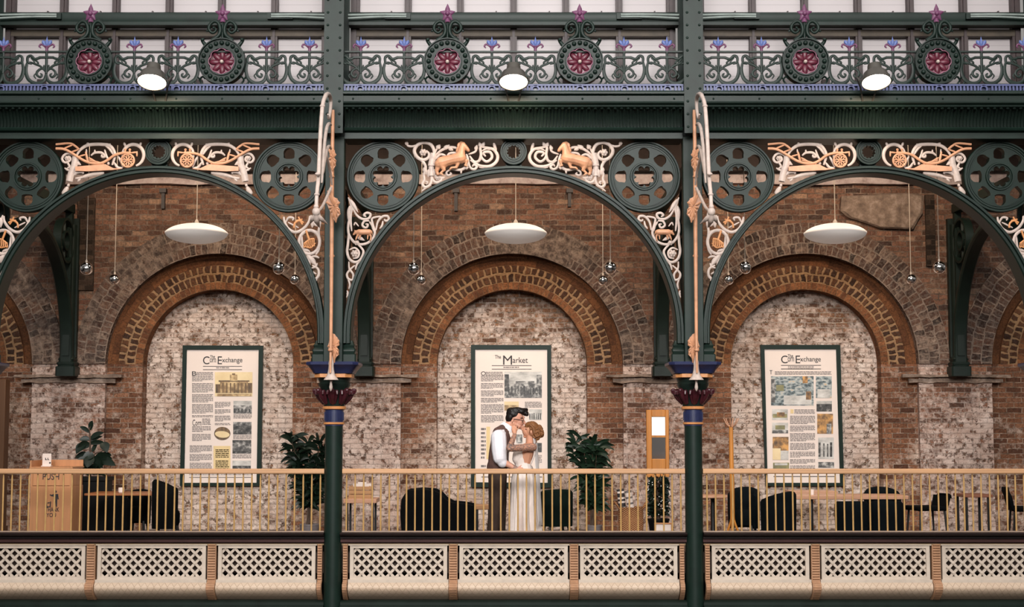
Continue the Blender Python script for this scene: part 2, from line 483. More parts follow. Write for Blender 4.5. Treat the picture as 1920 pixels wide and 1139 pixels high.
def horse_scroll(m, o):
    S = o.strand
    S(m, [(600,700),(600,560),(635,420),(645,290),(590,185),(480,152),(380,190),(325,270),(340,350),(400,415),(480,435),(548,400),(560,335),(515,285)], 2.7)
    o.blob(m, (465,315), 7)
    S(m, [(385,185),(290,215),(220,205),(195,165)], 1.7); o.blob(m, (195,165), 3.6)
    S(m, [(640,330),(615,450),(598,540)], 5.2, taper=False); S(m, [(555,525),(600,515),(650,528)], 2.2, -.02)
    S(m, [(598,530),(600,610),(600,700)], 4.2, taper=False)
    S(m, [(655,340),(690,255),(725,205)], 1.5); o.leaf(m, (690,260), (745,185), 4)
    S(m, [(660,370),(750,290),(870,235),(985,235),(1030,270)], 2.1); o.leaf(m, (800,260), (900,190), 3.5); o.leaf(m, (880,240), (960,280), 3.2)
    S(m, [(660,430),(745,350),(835,365)], 2.0); S(m, [(850,385),(900,330),(1000,320),(1120,330)], 1.8)
    S(m, [(400,415),(465,470),(505,550),(490,640),(470,710)], 2.3); o.leaf(m, (480,560), (520,680), 3.6)
    S(m, [(470,650),(485,760),(455,830),(490,880),(560,862),(600,790),(600,690)], 2.2); S(m, [(500,790),(540,800),(520,840)], 1.4)
    S(m, [(600,690),(640,785),(705,805),(765,760),(735,705),(675,700),(665,740)], 2.2); o.blob(m, (705,735), 5)
    o.leaf(m, (580,580), (545,720), 4); o.leaf(m, (620,580), (650,700), 4); o.leaf(m, (740,740), (820,720), 3)
    S(m, [(600,850),(520,890),(440,950)], 1.5)
    S(m, [(1175,340),(1200,450),(1175,540),(1080,600),(930,590)], 2.3); S(m, [(930,590),(850,635),(865,690),(925,670),(905,640)], 1.8)
    S(m, [(1090,600),(1085,660)], 1.5); S(m, [(1210,345),(1320,300),(1350,215)], 1.7); o.leaf(m, (1320,280), (1350,190), 3)
    S(m, [(1225,370),(1300,465),(1380,450),(1412,350),(1400,240),(1440,190),(1460,150)], 2.2); o.leaf(m, (1410,230), (1380,140), 3); o.leaf(m, (1430,220), (1470,140), 3)
    S(m, [(1400,290),(1430,410),(1510,465),(1590,400),(1570,320),(1500,305),(1450,330),(1490,380)], 2.2)
    S(m, [(1400,220),(1520,240),(1620,270),(1685,370),(1660,470),(1560,540),(1420,540),(1330,500),(1240,440)], 2.5)
    S(m, [(1660,310),(1640,230),(1620,160)], 2.4); S(m, [(1430,290),(1500,255),(1570,270)], 1.5)
    S(m, [(1210,460),(1235,560),(1300,590),(1345,550),(1300,515),(1270,545)], 2.0); o.leaf(m, (1150,570), (1210,560), 3); S(m, [(1380,560),(1480,560)], 1.6)
def horse(o):
    m = M(); P = lambda x, z, dy=0: o.p((x, z), -.035+dy); s = 1/8.727/151*1.0
    def c(a, b, r0, r1): m.capsule(P(*a), P(*b), r0*s, r1*s, 10)
    c((770,480),(930,435),98,88); c((930,435),(1070,410),86,100); c((730,500),(800,490),78,88)
    c((1070,400),(1095,270),94,58); c((1095,270),(1115,200),60,50); c((1115,190),(1190,262),50,32); c((1190,262),(1205,285),33,27); c((1100,150),(1130,190),20,30)
    c((1130,175),(1140,145),12,6)
    for q in ((1040,200),(1030,250),(1050,180),(1080,160),(1020,290),(1040,310)): m.ball(P(*q), (24*s, 16*s, 30*s), 8, 6)
    c((1090,460),(1185,445),36,24); c((1185,445),(1160,520),22,17); c((1150,525),(1180,535),18,14)
    c((1040,480,-.02),(1010,560,-.02),34,22); c((1010,560,-.02),(930,565,-.02),22,18); c((930,565,-.02),(905,590,-.02),20,16)
    c((780,540,-.02),(810,600,-.02),48,28); c((810,600,-.02),(745,660,-.02),24,17); c((745,660,-.02),(790,680,-.02),18,14)
    c((720,540),(690,620),46,26); c((690,620),(720,680),22,16)
    for q in ((700,520),(685,560),(680,600),(690,640),(700,660)): m.ball(P(*q), (26*s, 20*s, 34*s), 8, 6)
    return m
def cow_scroll(m, o):
    S = o.strand
    S(m, [(75,60),(95,120),(112,190),(85,290),(72,400),(92,480),(155,550),(240,560),(318,520),(358,440),(335,345),(330,285),(400,265),(435,270)], 2.0)
    S(m, [(70,330),(78,430),(78,470),(70,560),(62,640),(85,715),(140,752),(200,730),(236,650),(215,600),(160,548)], 2.1)
    S(m, [(85,620),(145,600),(188,645),(175,700),(125,712)], 1.7); o.blob(m, (140,660), 7); o.blob(m, (165,545), 5)
    S(m, [(200,735),(165,780),(150,835)], 1.7); S(m, [(80,745),(85,820),(125,880),(120,940),(75,930),(60,880),(95,830),(145,785)], 1.8)
    S(m, [(70,930),(90,990),(80,1040)], 1.5); S(m, [(60,1055),(70,1090),(55,1130)], 1.3); S(m, [(72,1060),(58,1100)], 1.1)
    S(m, [(120,170),(165,250),(225,290),(290,285),(312,240),(270,225),(240,250),(265,265)], 2.0); o.leaf(m, (90,80), (180,220), 3.4); o.leaf(m, (90,150), (70,300), 3.2)
    S(m, [(300,310),(245,315),(225,360),(265,385),(285,350),(258,345)], 1.8); S(m, [(300,320),(330,360),(345,420)], 1.8)
    S(m, [(370,410),(390,320),(440,265),(495,262),(505,300),(470,310),(460,290)], 2.0); S(m, [(445,310),(435,360),(410,395)], 1.6)
    S(m, [(110,180),(100,300),(110,420)], 1.7); S(m, [(135,360),(150,330),(185,370)], 1.2); o.leaf(m, (170,480), (250,520), 3)
def cow(o):
    m = M(); P = lambda x, z, dy=0: o.p((x, z), -.03+dy); s = 1/5.7/151
    def c(a, b, r0, r1): m.capsule(P(*a), P(*b), r0*s, r1*s, 10)
    c((195,430),(295,430),30,31); c((190,425),(155,435),27,20); c((155,430),(132,455),19,11); c((150,415),(138,408),6,3)
    c((185,450),(165,480),15,10); c((165,480),(155,510),10,8); c((205,455,.01),(195,500,.01),12,8)
    c((300,445),(318,480),16,9); c((318,480),(308,520),9,8); c((285,450,.01),(280,505,.01),12,8); c((325,420),(335,465),6,4)
    return m
def plough_scroll(m, o):
    S = o.strand
    S(m, [(440,370),(500,275),(600,205),(720,182),(860,182),(985,205),(1060,310),(1065,400),(1030,520)], 2.7); S(m, [(900,190),(980,260),(1040,350)], 1.6)
    o.leaf(m, (640,200), (610,150), 3); o.leaf(m, (940,220), (1000,170), 3)
    c_ = [(1370+172*cos(a), 362+178*sin(a)) for a in [radians(x) for x in range(-215, 75, 18)]]; S(m, c_, 2.7)
    S(m, [(1240,215),(1215,150)], 2.0); S(m, [(1475,210),(1495,150)], 2.0)
    S(m, [(430,385),(412,520),(365,650),(335,790)], 5.2, taper=False); S(m, [(300,850),(340,860)], 3.2); S(m, [(310,880),(265,960),(225,1000)], 4.0)
    S(m, [(440,400),(330,335),(250,350),(208,420),(255,480),(340,445),(330,385),(280,385)], 1.9); o.blob(m, (290,410), 5)
    S(m, [(290,470),(330,545),(290,580)], 1.8); S(m, [(250,570),(330,610),(380,560)], 1.8); o.leaf(m, (420,460), (520,520), 3.4); o.leaf(m, (450,450), (490,500), 2.5)
    S(m, [(400,690),(460,640),(540,632),(560,665)], 2.6); S(m, [(430,740),(490,735),(560,715)], 2.0); S(m, [(530,730),(680,680),(900,650)], 2.8); S(m, [(470,790),(520,740)], 1.6)
    S(m, [(680,365),(740,322),(850,320),(905,380),(860,390),(850,350)], 2.0); S(m, [(740,270),(740,330)], 1.4); S(m, [(900,270),(935,380),(970,430)], 1.7)
    S(m, [(1120,370),(1180,480),(1210,560)], 1.8); S(m, [(1060,480),(1120,560),(1200,570)], 2.0); S(m, [(960,470),(970,520)], 2.2); S(m, [(600,260),(605,330)], 1.2)
def plough(m, o):
    def S(*a, **k): o.strand(*a, dy=-.03, **k)
    S(m, [(110,250),(250,262),(400,340),(560,440),(700,490),(850,490),(960,440),(1070,362),(1200,325),(1345,322)], 2.0, taper=False)
    S(m, [(110,182),(330,165),(420,205),(490,265)], 1.7, taper=False); S(m, [(240,250),(390,190)], 1.3); S(m, [(360,310),(490,265)], 1.3); S(m, [(490,380),(600,350)], 1.3)
    S(m, [(600,300),(620,390),(640,480)], 1.8); S(m, [(650,400),(800,490)], 1.6); S(m, [(660,440),(900,500)], 1.5)
    S(m, [(1345,322),(1440,310)], 1.4); S(m, [(1440,295),(1440,380)], 1.3)
    pl = [o.p(q, -.045) for q in ((440,545),(930,505),(1060,570),(1210,582),(1040,602),(640,622),(440,615))]
    pb = [p+Vector((0, .04, 0)) for p in pl]; n = len(pl)
    m.add(pl+pb, [tuple(range(n)), tuple(range(n, 2*n))[::-1]]+[(i, (i+1) % n, n+(i+1) % n, n+i) for i in range(n)])
    S(m, [(1290+105*cos(2*pi*i/16), 447+105*sin(2*pi*i/16)) for i in range(16)], 1.5, closed=True)
    for j in range(8):
        a = 2*pi*j/8
        S(m, [(1290+20*cos(a), 447+20*sin(a)), (1290+60*cos(a+.3), 447+60*sin(a+.3)), (1290+98*cos(a), 447+98*sin(a)), (1290+60*cos(a-.3), 447+60*sin(a-.3))], .8, closed=True, k=3)
    o.blob(m, (1290,447), 2.4, -.04)
    for q in ((1245,270),(1320,270)): o.blob(m, q, 2.6, -.03); S(m, [q, (q[0], 320)], 1.2)
def rake_scroll(m, o):
    S = o.strand
    S(m, [(10,170),(22,230),(65,310),(150,352),(240,315),(308,230),(318,160)], 2.3); S(m, [(35,235),(68,180),(125,185),(115,215)], 1.8); S(m, [(60,235),(130,270),(190,300)], 1.3)
    S(m, [(320+122*cos(2*pi*i/18), 470+140*sin(2*pi*i/18)) for i in range(18)], 2.5, closed=True)
    S(m, [(230,400),(245,540),(310,580)], 1.7); S(m, [(250,350),(330,330),(420,350)], 1.8); S(m, [(240,550),(300,565),(330,590)], 1.5)
    S(m, [(430,110),(445,220),(428,340),(440,460),(432,560),(400,620)], 1.9); S(m, [(330,150),(360,230),(400,270),(440,260)], 2.0); o.leaf(m, (360,180), (350,300), 4)
    S(m, [(260,610),(320,700),(330,790),(380,905),(435,870),(430,790),(360,745)], 2.1); S(m, [(350,640),(400,640),(440,660)], 1.8); o.leaf(m, (300,620), (420,760), 4)
    S(m, [(420,890),(395,970),(410,1030),(432,1060)], 1.7); S(m, [(350,780),(400,760),(420,720)], 1.6); o.leaf(m, (340,660), (400,700), 3); S(m, [(340,800),(375,830),(410,850)], 1.4)
def rake(m, o):
    def S(*a, **k): o.strand(*a, dy=-.03, **k)
    S(m, [(285,330),(305,390),(325,440)], 1.6, taper=False); S(m, [(262,490),(330,440),(385,430)], 1.5, taper=False); S(m, [(265,520),(345,535),(400,480)], 1.0)
    for i in range(6): S(m, [(272+i*22, 475-i*9), (262+i*24, 522-i*3), (272+i*24, 535-i*4)], 1.0, taper=False)
    S(m, [(190,170),(215,220),(240,260)], 1.3, taper=False)
    S(m, [(140,300),(150,245),(200,215),(255,240)], 1.5, taper=False); S(m, [(165,215),(240,200)], 1.2, taper=False)

arch_labels = ['green iron arch with plough scrollwork in the left bay', 'green iron arch with rearing gold horses in the middle bay', 'green iron arch with plough scrollwork in the right bay']
ARCHES = []
for k, bx in enumerate(BX):
    t = thing('cast_iron_arch', arch_labels[k], 'arch', (bx, YC, ZAB), 'iron arches of the gallery')
    m = M(); y0, y1 = YC-.14, YC+.2
    pr = [(RI, y1), (RI, y0+.03), (RI+.012, y0+.01), (RI+.03, y0+.01), (RI+.034, y0+.03), (RI+.05, y0+.03), (RI+.056, y0-.005), (RO-.006, y0-.005), (RO, y0+.02), (RO, y0+.1), (RI+.06, y0+.12), (RI+.06, y1)]
    n = 72
    secs = [[(bx+r, d, Z(645)) for r, d in pr]]
    for i in range(n+1):
        a = pi*i/n; secs.append([(bx+r*cos(a), d, ZS+r*sin(a)) for r, d in pr])
    secs.append([(bx-r, d, Z(645)) for r, d in pr]); m.loft(secs)
    ob('arch_rib', m, GREEN, t, smooth=30)
    for q in (-1, 1):
        m = M(); wheel(m, bx+q*(1207-719)/2/150.9, Z(333), .443, YC-.07, YC+.04); ob('wheel_rosette', m, GREEN, t, smooth=30)
    m = M(); small_ring(m, bx, Z(287), .168, YC-.08, YC+.04)
    m.box(bx-.1, bx+.1, YC-.02, YC+.05, ZS+RO-.01, Z(300)); ob('crown_ring', m, GREEN, t, smooth=30)
    m = M(); m.box(bx-2.09, bx+2.09, YC-.06, YC+.05, Z(266), Z(259)); ob('top_rail', m, GREEN, t)
    for q in (-1, 1):
        if k == 1:
            o = Orn(zo(740, 250, 8.727), 963, -1 if q > 0 else 1)
            m = M(); horse_scroll(m, o); m.v = [p+Vector((bx, 0, 0)) for p in m.v]
            ob('scrollwork', m, CREAM, t, smooth=60)
            m = horse(o); m.v = [p+Vector((bx, 0, 0)) for p in m.v]
            h = ob('horse_figure', m, BRGOLD, t, smooth=60); tag(h, 'peach gold rearing horse')
            rm = h.modifiers.new('r', 'REMESH'); rm.mode = 'VOXEL'; rm.voxel_size = .007; rm.use_smooth_shade = True
            o = Orn(zo(640, 360, 5.7), 963, -1 if q > 0 else 1)
            m = M(); cow_scroll(m, o); m.v = [p+Vector((bx, 0, 0)) for p in m.v]; ob('corner_scrollwork', m, CREAM, t, smooth=60)
            m = cow(o); m.v = [p+Vector((bx, 0, 0)) for p in m.v]
            h = ob('cow_figure', m, BRGOLD, t, smooth=60); tag(h, 'gold standing cow')
            rm = h.modifiers.new('r', 'REMESH'); rm.mode = 'VOXEL'; rm.voxel_size = .006; rm.use_smooth_shade = True
        else:
            o = Orn(zo(100, 250, 8.727), 303.5, 1 if q < 0 else -1)
            m = M(); plough_scroll(m, o); m.v = [p+Vector((bx, 0, 0)) for p in m.v]; ob('scrollwork', m, CREAM, t, smooth=60)
            m = M(); plough(m, o); m.v = [p+Vector((bx, 0, 0)) for p in m.v]; tag(ob('plough_figure', m, BRGOLD, t, smooth=50), 'gold plough')
            o = Orn(zo(540, 380, 6.325), 303.5, 1 if q > 0 else -1)
            m = M(); rake_scroll(m, o); m.v = [p+Vector((bx, 0, 0)) for p in m.v]; ob('corner_scrollwork', m, CREAM, t, smooth=60)
            m = M(); rake(m, o); m.v = [p+Vector((bx, 0, 0)) for p in m.v]; tag(ob('rake_figure', m, GOLD, t, smooth=60), 'gold rake and sickle')

# ---- cross arches from the columns to the wall and their wall pilasters
YR = 22.1; ZSR = WZ(668, YR)
cx_lab = ['green iron cross arch running to the wall at the far left of the gallery', 'green iron cross arch running back behind the column left of the couple',
 'green iron cross arch running back behind the column right of the couple', 'green iron cross arch running to the wall at the far right of the gallery']
pl_lab = ['slim green iron wall pilaster nearest the left edge', 'slim green iron wall pilaster beside the column left of the couple',
 'slim green iron wall pilaster above the timber framed mirror', 'slim green iron wall pilaster nearest the right edge']
for k, x in enumerate(XCOL):
    t = thing('iron_cross_arch', cx_lab[k], 'arch', (x, YC+.3, ZAB), 'iron cross arches')
    yc = (YC+.22+YR)/2; R = (YR-YC-.22)/2; m = M(); xa, xb = x-.075, x+.075
    pr = [(R, xa), (R-.04, xa-.02), (R-.08, xa-.02), (R-.1, xa), (R-.1, xb), (R-.08, xb+.02), (R-.04, xb+.02), (R, xb)]
    secs = [[(d, yc+r, ZAB+.02) for r, d in pr]]
    for i in range(41):
        a = pi*i/40; secs.append([(d, yc+r*cos(a), ZSR+.05+r*sin(a)) for r, d in pr])
    secs.append([(d, yc-r, ZAB+.02) for r, d in pr]); m.loft(secs); ob('arch_rib', m, GREEN2, t, smooth=30)
    for q in (-1, 1):
        m = M(); wy = yc+q*(R-.33); wz = ZSR+.05+R+.05-.3+.12
        for r0, r1, d in ((.3, .335, .06), (.12, .15, .05)):
            m.arc([(r0, x-d), (r1, x-d), (r1, x+d), (r0, x+d)], wy, wz, 0, 2*pi, 32, plane='yz', ends=False)
        for j in range(8):
            a = 2*pi*j/8; m.tube([(x, wy+.14*cos(a), wz+.14*sin(a)), (x, wy+.31*cos(a), wz+.31*sin(a))], .028, 6)
        ob('wheel_rosette', m, GREEN2, t, smooth=30)
    m = M(); m.box(x-.06, x+.06, YC+.25, YR, ZSR+.05+R+.32, ZSR+.05+R+.45); m.box(x-.05, x+.05, YR-.12, YR-.02, ZSR, ZSR+R+.4)
    ob('top_rail', m, GREEN2, t)
    zb = WZ(706, YR)
    t = thing('wall_pilaster', pl_lab[k], 'pilaster', (x, YR+.06, zb), 'iron wall pilasters')
    m = M(); m.lathe([(.085, zb+.3), (.085, ZSR+R+.2)], (x, YR+.02, 0), 20); m.box(x-.11, x+.11, YR+.04, YW-.02, zb+.28, ZSR+R+.3); ob('shaft', m, GREEN2, t)
    m = M(); m.oct(x, YR+.02, [(.145, zb), (.145, zb+.14), (.118, zb+.15), (.13, zb+.18), (.13, zb+.2), (.105, zb+.22), (.118, zb+.25), (.1, zb+.28), (.09, zb+.31)], .15)
    ob('moulded_base', m, GREEN2, t)
# ------------------------------------------------------------------ entablature, cresting, clerestory
ent_lab = ['green moulded iron beam above the left plough arch', 'green moulded iron beam above the horse arch', 'green moulded iron beam above the right plough arch']
cr_lab = ['green openwork cresting with two flower roundels above the left bay', 'green openwork cresting with two flower roundels above the middle bay', 'green openwork cresting with two flower roundels above the right bay']
YF = YC-.3                       # cresting plane
def fz(py): return WZ(py, YF)
CRZ = zo(780, 0, 5.333)
def fpt(q, dy=0):
    px, py = CRZ(q); w = W(px, py, YF+dy); return Vector((w.x-W(922.4, py, YF+dy).x, YF+dy, w.z))
def scroll_unit(m, cx, half=False):
    for s in (-1, 1):
        def S(pts, r, fl=.8):
            P = spline([fpt((765+(q[0]-765), q[1])) for q in pts], 4); P = [Vector((cx+s*p.x*-1, p.y, p.z)) for p in P]; n = len(P); rr = r/152*1.3
            m.tube(P, [rr*(1-.45*abs(2*i/(n-1)-1)**3) for i in range(n)], 6, fl)
        S([(765,578),(700,576),(645,592),(605,560),(572,575),(575,625),(615,640)], 2.3)
        S([(768,735),(705,668),(645,640),(590,620)], 1.9)
        S([(572,610),(556,700),(575,780),(625,825),(685,835),(740,805),(760,735)], 3.0, .6)
        S([(765,722),(715,688),(672,715),(668,750),(700,772),(718,750),(700,735)], 1.9)
        S([(640,600),(670,620),(680,640)], 1.6); S([(735,650),(740,690),(765,720)], 1.6); S([(600,580),(625,600),(650,640)], 1.3)
        S([(640,830),(600,846),(560,846)], 1.3); S([(660,790),(640,760),(655,735)], 1.2)
    a = fpt((765,500)); b = fpt((765,735)); m.tube([Vector((cx, a.y, a.z)), Vector((cx, b.y, b.z))], .018, 6)
    m.box(cx-.09, cx+.09, YF-.02, YF+.02, fz(108)-.012, fz(108)+.012)
def fleur(parent, x):
    f = thing('fleur_finial', None, None, (0,0,0)); del_keys = [q for q in list(f.keys())]
    for q in del_keys: del f[q]
    f.parent = parent; f.location = Vector((x, YF, fz(97)))-wloc(parent)
    zb = fz(97); s = 1/152.0
    m = M(); P = lambda a, b: Vector((x+a*s, YF, zb+b*s))
    m.tube([P(0,-2), P(0,6), P(0,10)], [3.2*s, 2.6*s, 4*s], 8)
    for q in (-1, 1):
        m.tube(spline([P(0,6), P(q*5,11), P(q*11,14), P(q*14,10), P(q*11,7)]), [2*s, 2*s, 1.8*s, 1.8*s, 1*s], 7)
        m.tube(spline([P(0,6), P(q*4,12), P(q*8,16)]), [2.4*s, 2.8*s, 1*s], 7)
    ob('calyx', m, PLUM, f, smooth=60)
    m = M()
    for q, h in ((0, 27), (-1, 22), (1, 22)):
        pts = [P(q*2,10), P(q*5,15), P(q*7,19), P(q*8.5,h)]; m.tube(spline(pts), [2.2*s, 3.6*s, 3.4*s, .4*s], 8)
    m.tube([P(0,22), P(0,29)], [1.6*s, .3*s], 6)
    tag(ob('petals', m, LBLUE, f, smooth=60), 'blue petals')
def roundel(parent, x):
    r = bpy.data.objects.new('flower_roundel', None); COL.objects.link(r); r.parent = parent
    zc = fz(116.5); r.location = Vector((x, YF, zc))-wloc(parent); s = 1/152.5
    m = M(); P = lambda a, b, d=0: Vector((x+a*s, YF+d, zc+b*s))
    y0 = YF-.05
    m.plate(circ(x, zc, 43*s, 48), [circ(x, zc, 25*s, 40)], y0+.01, YF+.04)
    m.arc([(41*s, y0+.02), (42*s, y0-.02), (44*s, y0-.02), (44.5*s, YF+.04), (41*s, YF+.04)], x, zc, 0, 2*pi, 48, ends=False)
    m.arc([(24*s, y0+.02), (24.5*s, y0-.01), (27*s, y0-.01), (28*s, y0+.02)], x, zc, 0, 2*pi, 40, ends=False)
    for j in range(20):
        a = 2*pi*j/20; m.ball((x+35*s*cos(a), y0, zc+35*s*sin(a)), (4.4*s, .025, 4.4*s), 10, 6)
    # neck with twin volutes
    for q in (-1, 1):
        m.tube(spline([P(q*20,40,-.02), P(q*7,50,-.02), P(q*4,62,-.02), P(q*8,74,-.02), P(q*16,77,-.02), P(q*24,70,-.02), P(q*25,61,-.02), P(q*18,55,-.02), P(q*12,60,-.02), P(q*16,66,-.02)]), [4.2*s, 4*s, 3.6*s, 3.4*s, 3.4*s, 3.2*s, 3*s, 2.6*s, 2.4*s, 1.6*s], 8)
        m.ball(P(q*16,64,-.04), 2.6*s, 8, 5)
        m.tube(spline([P(q*24,66), P(q*29,59), P(q*31,60)]), [2.4*s, 1.8*s, .8*s], 7)
        m.tube(spline([P(q*30,30), P(q*36,38), P(q*38,43), P(q*34,44)]), [4*s, 3.4*s, 3.2*s, 2*s], 8); m.ball(P(q*37,42,-.02), 3.4*s, 8, 5)
    m.tube([P(0,40), P(0,62), P(0,80)], [4*s, 2.4*s, 2*s], 8)
    ob('beaded_ring', m, GREEN, r, smooth=50)
    m = M(); m.lathe([(25.5*s, .02), (25.5*s, .03)], (x, YF, zc), 32, 'y')
    for j in range(8):
        a = pi/2+2*pi*j/8; d = Vector((cos(a), 0, sin(a)))
        c = Vector((x, YF, zc))
        m.ball(c+d*14*s+Vector((0,.012,0)), (11*s, .028, 5.2*s), 12, 7, Matrix.Rotation(-a, 3, 'Y'))
    ob('flower', m, BURG, r, smooth=60)
    m = M(); m.ball((x, YF-.03, zc), (3.6*s, .025, 3.6*s), 10, 6); tag(ob('flower_eye', m, CREAM, r), 'cream eye of the flower')
    m = M(); pts = [(x+(21.5+3*abs(cos(4*a)))*s*cos(a), y0+.005, zc+(21.5+3*abs(cos(4*a)))*s*sin(a)) for a in [2*pi*i/64+pi/2 for i in range(64)]]
    m.tube(pts, 1.0*s, 6, closed=True); tag(ob('petal_edge', m, PINKE, r, smooth=60), 'mauve scalloped edge round the flower')
    m = M(); c = P(0, 92, -.01)
    for j in range(5):
        a = pi/2+2*pi*j/5; L = 15*s if j else 19*s
        m.tube([c, c+Vector((cos(a)*L*.5, -.004, sin(a)*L*.5)), c+Vector((cos(a)*L, 0, sin(a)*L))], [5.5*s, 4.4*s, .5*s], 8, .6)
    m.ball(c+Vector((0,-.02,0)), 4.5*s, 10, 6); m.tube([P(0,76), P(0,84)], [6*s, 3*s], 8)
    tag(ob('star_finial', m, PLUM, r, smooth=60), 'plum star finial')

for k, bx in enumerate(BX):
    xl, xr = bx-2.2+.12, bx+2.2-.12
    # moulded beam
    zz = lambda py: WZ(py, YC-.2)
    t = thing('iron_beam', ent_lab[k], 'beam', (bx, YC, zz(262)), 'moulded iron beams')
    m = M(); yf = YC-.4
    m.sweep_x([(YC+.2, zz(178)), (yf-.04, zz(178)), (yf-.05, zz(180.5)), (yf-.05, zz(184)), (yf-.02, zz(185.5)), (yf, zz(186.5)), (yf, zz(196.5)), (yf-.025, zz(198)), (yf-.03, zz(200)), (yf-.005, zz(202)), (yf+.015, zz(203.5)), (yf+.01, zz(206)), (yf+.06, zz(209)), (YC+.2, zz(209))], xl, xr)
    for j in range(8): m.ball((xl+.12+j*(xr-xl-.24)/7, yf, zz(192)), (.014, .01, .014), 7, 4)
    ob('cornice', m, GREEN, t, smooth=25)
    m = M(); yk = YC-.2
    m.sweep_x([(yk-.12, zz(209)), (yk-.07, zz(214)), (yk-.02, zz(226)), (yk, zz(239)), (yk+.1, zz(239)), (yk+.1, zz(209))], xl, xr)
    n = 100
    for j in range(n):
        x = xl+(j+.5)*(xr-xl)/n; w = (xr-xl)/n*.3
        m.tube([(x, yk-.125, zz(209.5)), (x, yk-.08, zz(214)), (x, yk-.03, zz(226)), (x, yk-.008, zz(238))], [w*1.2, w, w, w*.9], 5)
    n = 52
    for j in range(n): m.ball((xl+(j+.5)*(xr-xl)/n, yf+.03, zz(209)), (.022, .02, .014), 7, 4)
    ob('fluted_frieze', m, GREEN2, t, smooth=30)
    m = M(); ym = YC-.22
    m.sweep_x([(YC+.15, zz(239)), (ym+.06, zz(239)), (ym-.04, zz(240.5)), (ym-.055, zz(243)), (ym-.04, zz(246.5)), (ym+.0, zz(248.5)), (ym+.02, zz(249)), (ym+.02, zz(255)), (ym-.01, zz(256)), (ym-.01, zz(261)), (YC+.15, zz(262))], xl, xr)
    ob('lower_moulding', m, GREEN, t, smooth=25)
    # cresting
    t = thing('openwork_cresting', cr_lab[k], 'cresting', (bx, YF, zz(178)), 'openwork crestings over the beams')
    xs = [bx+(px-963.2)/152.2 for px in (677, 758, 839.3, 922.5, 1004, 1087, 1170, 1250.5)]
    m = M(); m.box(xl, xr, YF-.02, YF+.03, fz(99), fz(96)); m.box(xl, xr, YF-.03, YF+.03, fz(161), fz(158)); ob('rail', m, GREEN, t)
    for j in (0, 1, 3, 4, 6, 7):
        m = M(); scroll_unit(m, xs[j]); ob('scroll', m, GREEN, t, smooth=60); fleur(t, xs[j])
    for a in (xs[2], xs[5]):
        for q in (-1, 1):
            for d, r in ((47, .05), (36, .035)): 
                m = M(); m.tube(spline([(a+q*d/152, YF, fz(158)), (a+q*(d+5)/152, YF, fz(150)), (a+q*d/152, YF, fz(144)), (a+q*(d-5)/152, YF, fz(148))]), .012, 6); ob('corner_leaf', m, GREEN, t, smooth=60)
    roundel(t, xs[2]); roundel(t, xs[5])
    m = M(); yb = YF-.06
    m.box(xl, xr, yb, yb+.05, fz(163.2), fz(160)); m.box(xl, xr, yb-.01, yb+.05, fz(178.5), fz(175))
    x = xl; st = 6.55/152
    while x < xr-.02:
        if min(abs(x-a) for a in xs) > .055: m.box(x, x+st*.52, yb+.005, yb+.05, fz(175), fz(163))
        x += st
    for a in xs: m.arc([(.03, yb), (.05, yb), (.05, yb+.05), (.03, yb+.05)], a, fz(169), 0, 2*pi, 16, ends=False); 
    tag(ob('slotted_band', m, BLUE, t, smooth=30), 'blue slotted band under the cresting')
    m = M(); m.box(xl, xr, yb+.05, yb+.06, fz(178), fz(160)); tag(ob('band_backing', m, NAVY, t), 'dark blue backing behind the slots')

# floodlights on brackets in front of the beam
fl_lab = ['lit floodlight above the left plough arch', 'lit floodlight above the horse arch', 'lit floodlight above the right plough arch']
LAMP = emit('floodlight_glass', (1.0, .83, .62, 1), 26)
STEEL = paint('floodlight_housing', rgb(70, 66, 60), .4, .15, 10)
for k, px in enumerate((285, 963, 1643)):
    c = W(px, 153, YC-.85); x = c.x
    t = thing('floodlight', fl_lab[k], 'lamp', c, 'floodlights along the beam')
    rot = Matrix.Rotation(radians(-21), 3, 'X')
    def R_(m): m.v = [c+rot @ (p-c) for p in m.v]; return m
    m = M(); m.lathe([(.05, .24), (.08, .23), (.09, .15), (.14, .11), (.175, .0), (.18, -.012), (.168, -.012), (.164, .0)], c, 28, 'z'); R_(m); ob('housing', m, STEEL, t)
    m = M(); m.lathe([(0.001, .004), (.164, .004), (.166, -.002), (.001, -.004)], c, 28, 'z'); R_(m); tag(ob('lens', m, LAMP, t), 'glowing lens')
    m = M()
    for q in (-1, 1): m.tube([c+Vector((q*.185, 0.05, 0.02)), c+Vector((q*.185, .2, .1)), c+Vector((q*.1, .38, .02)), Vector((x+q*.06, YC-.4, WZ(190, YC-.4)))], .012, 6)
    ob('yoke', m, STEEL, t)
    l = bpy.data.lights.new('floodlight_beam', 'SPOT'); l.energy = 45; l.color = (1, .78, .55); l.spot_size = radians(150); l.shadow_soft_size = .15
    lo = bpy.data.objects.new('floodlight_beam', l); COL.objects.link(lo); lo.location = c+Vector((0, -.12, -.1)); lo.rotation_euler = (radians(20), 0, 0)

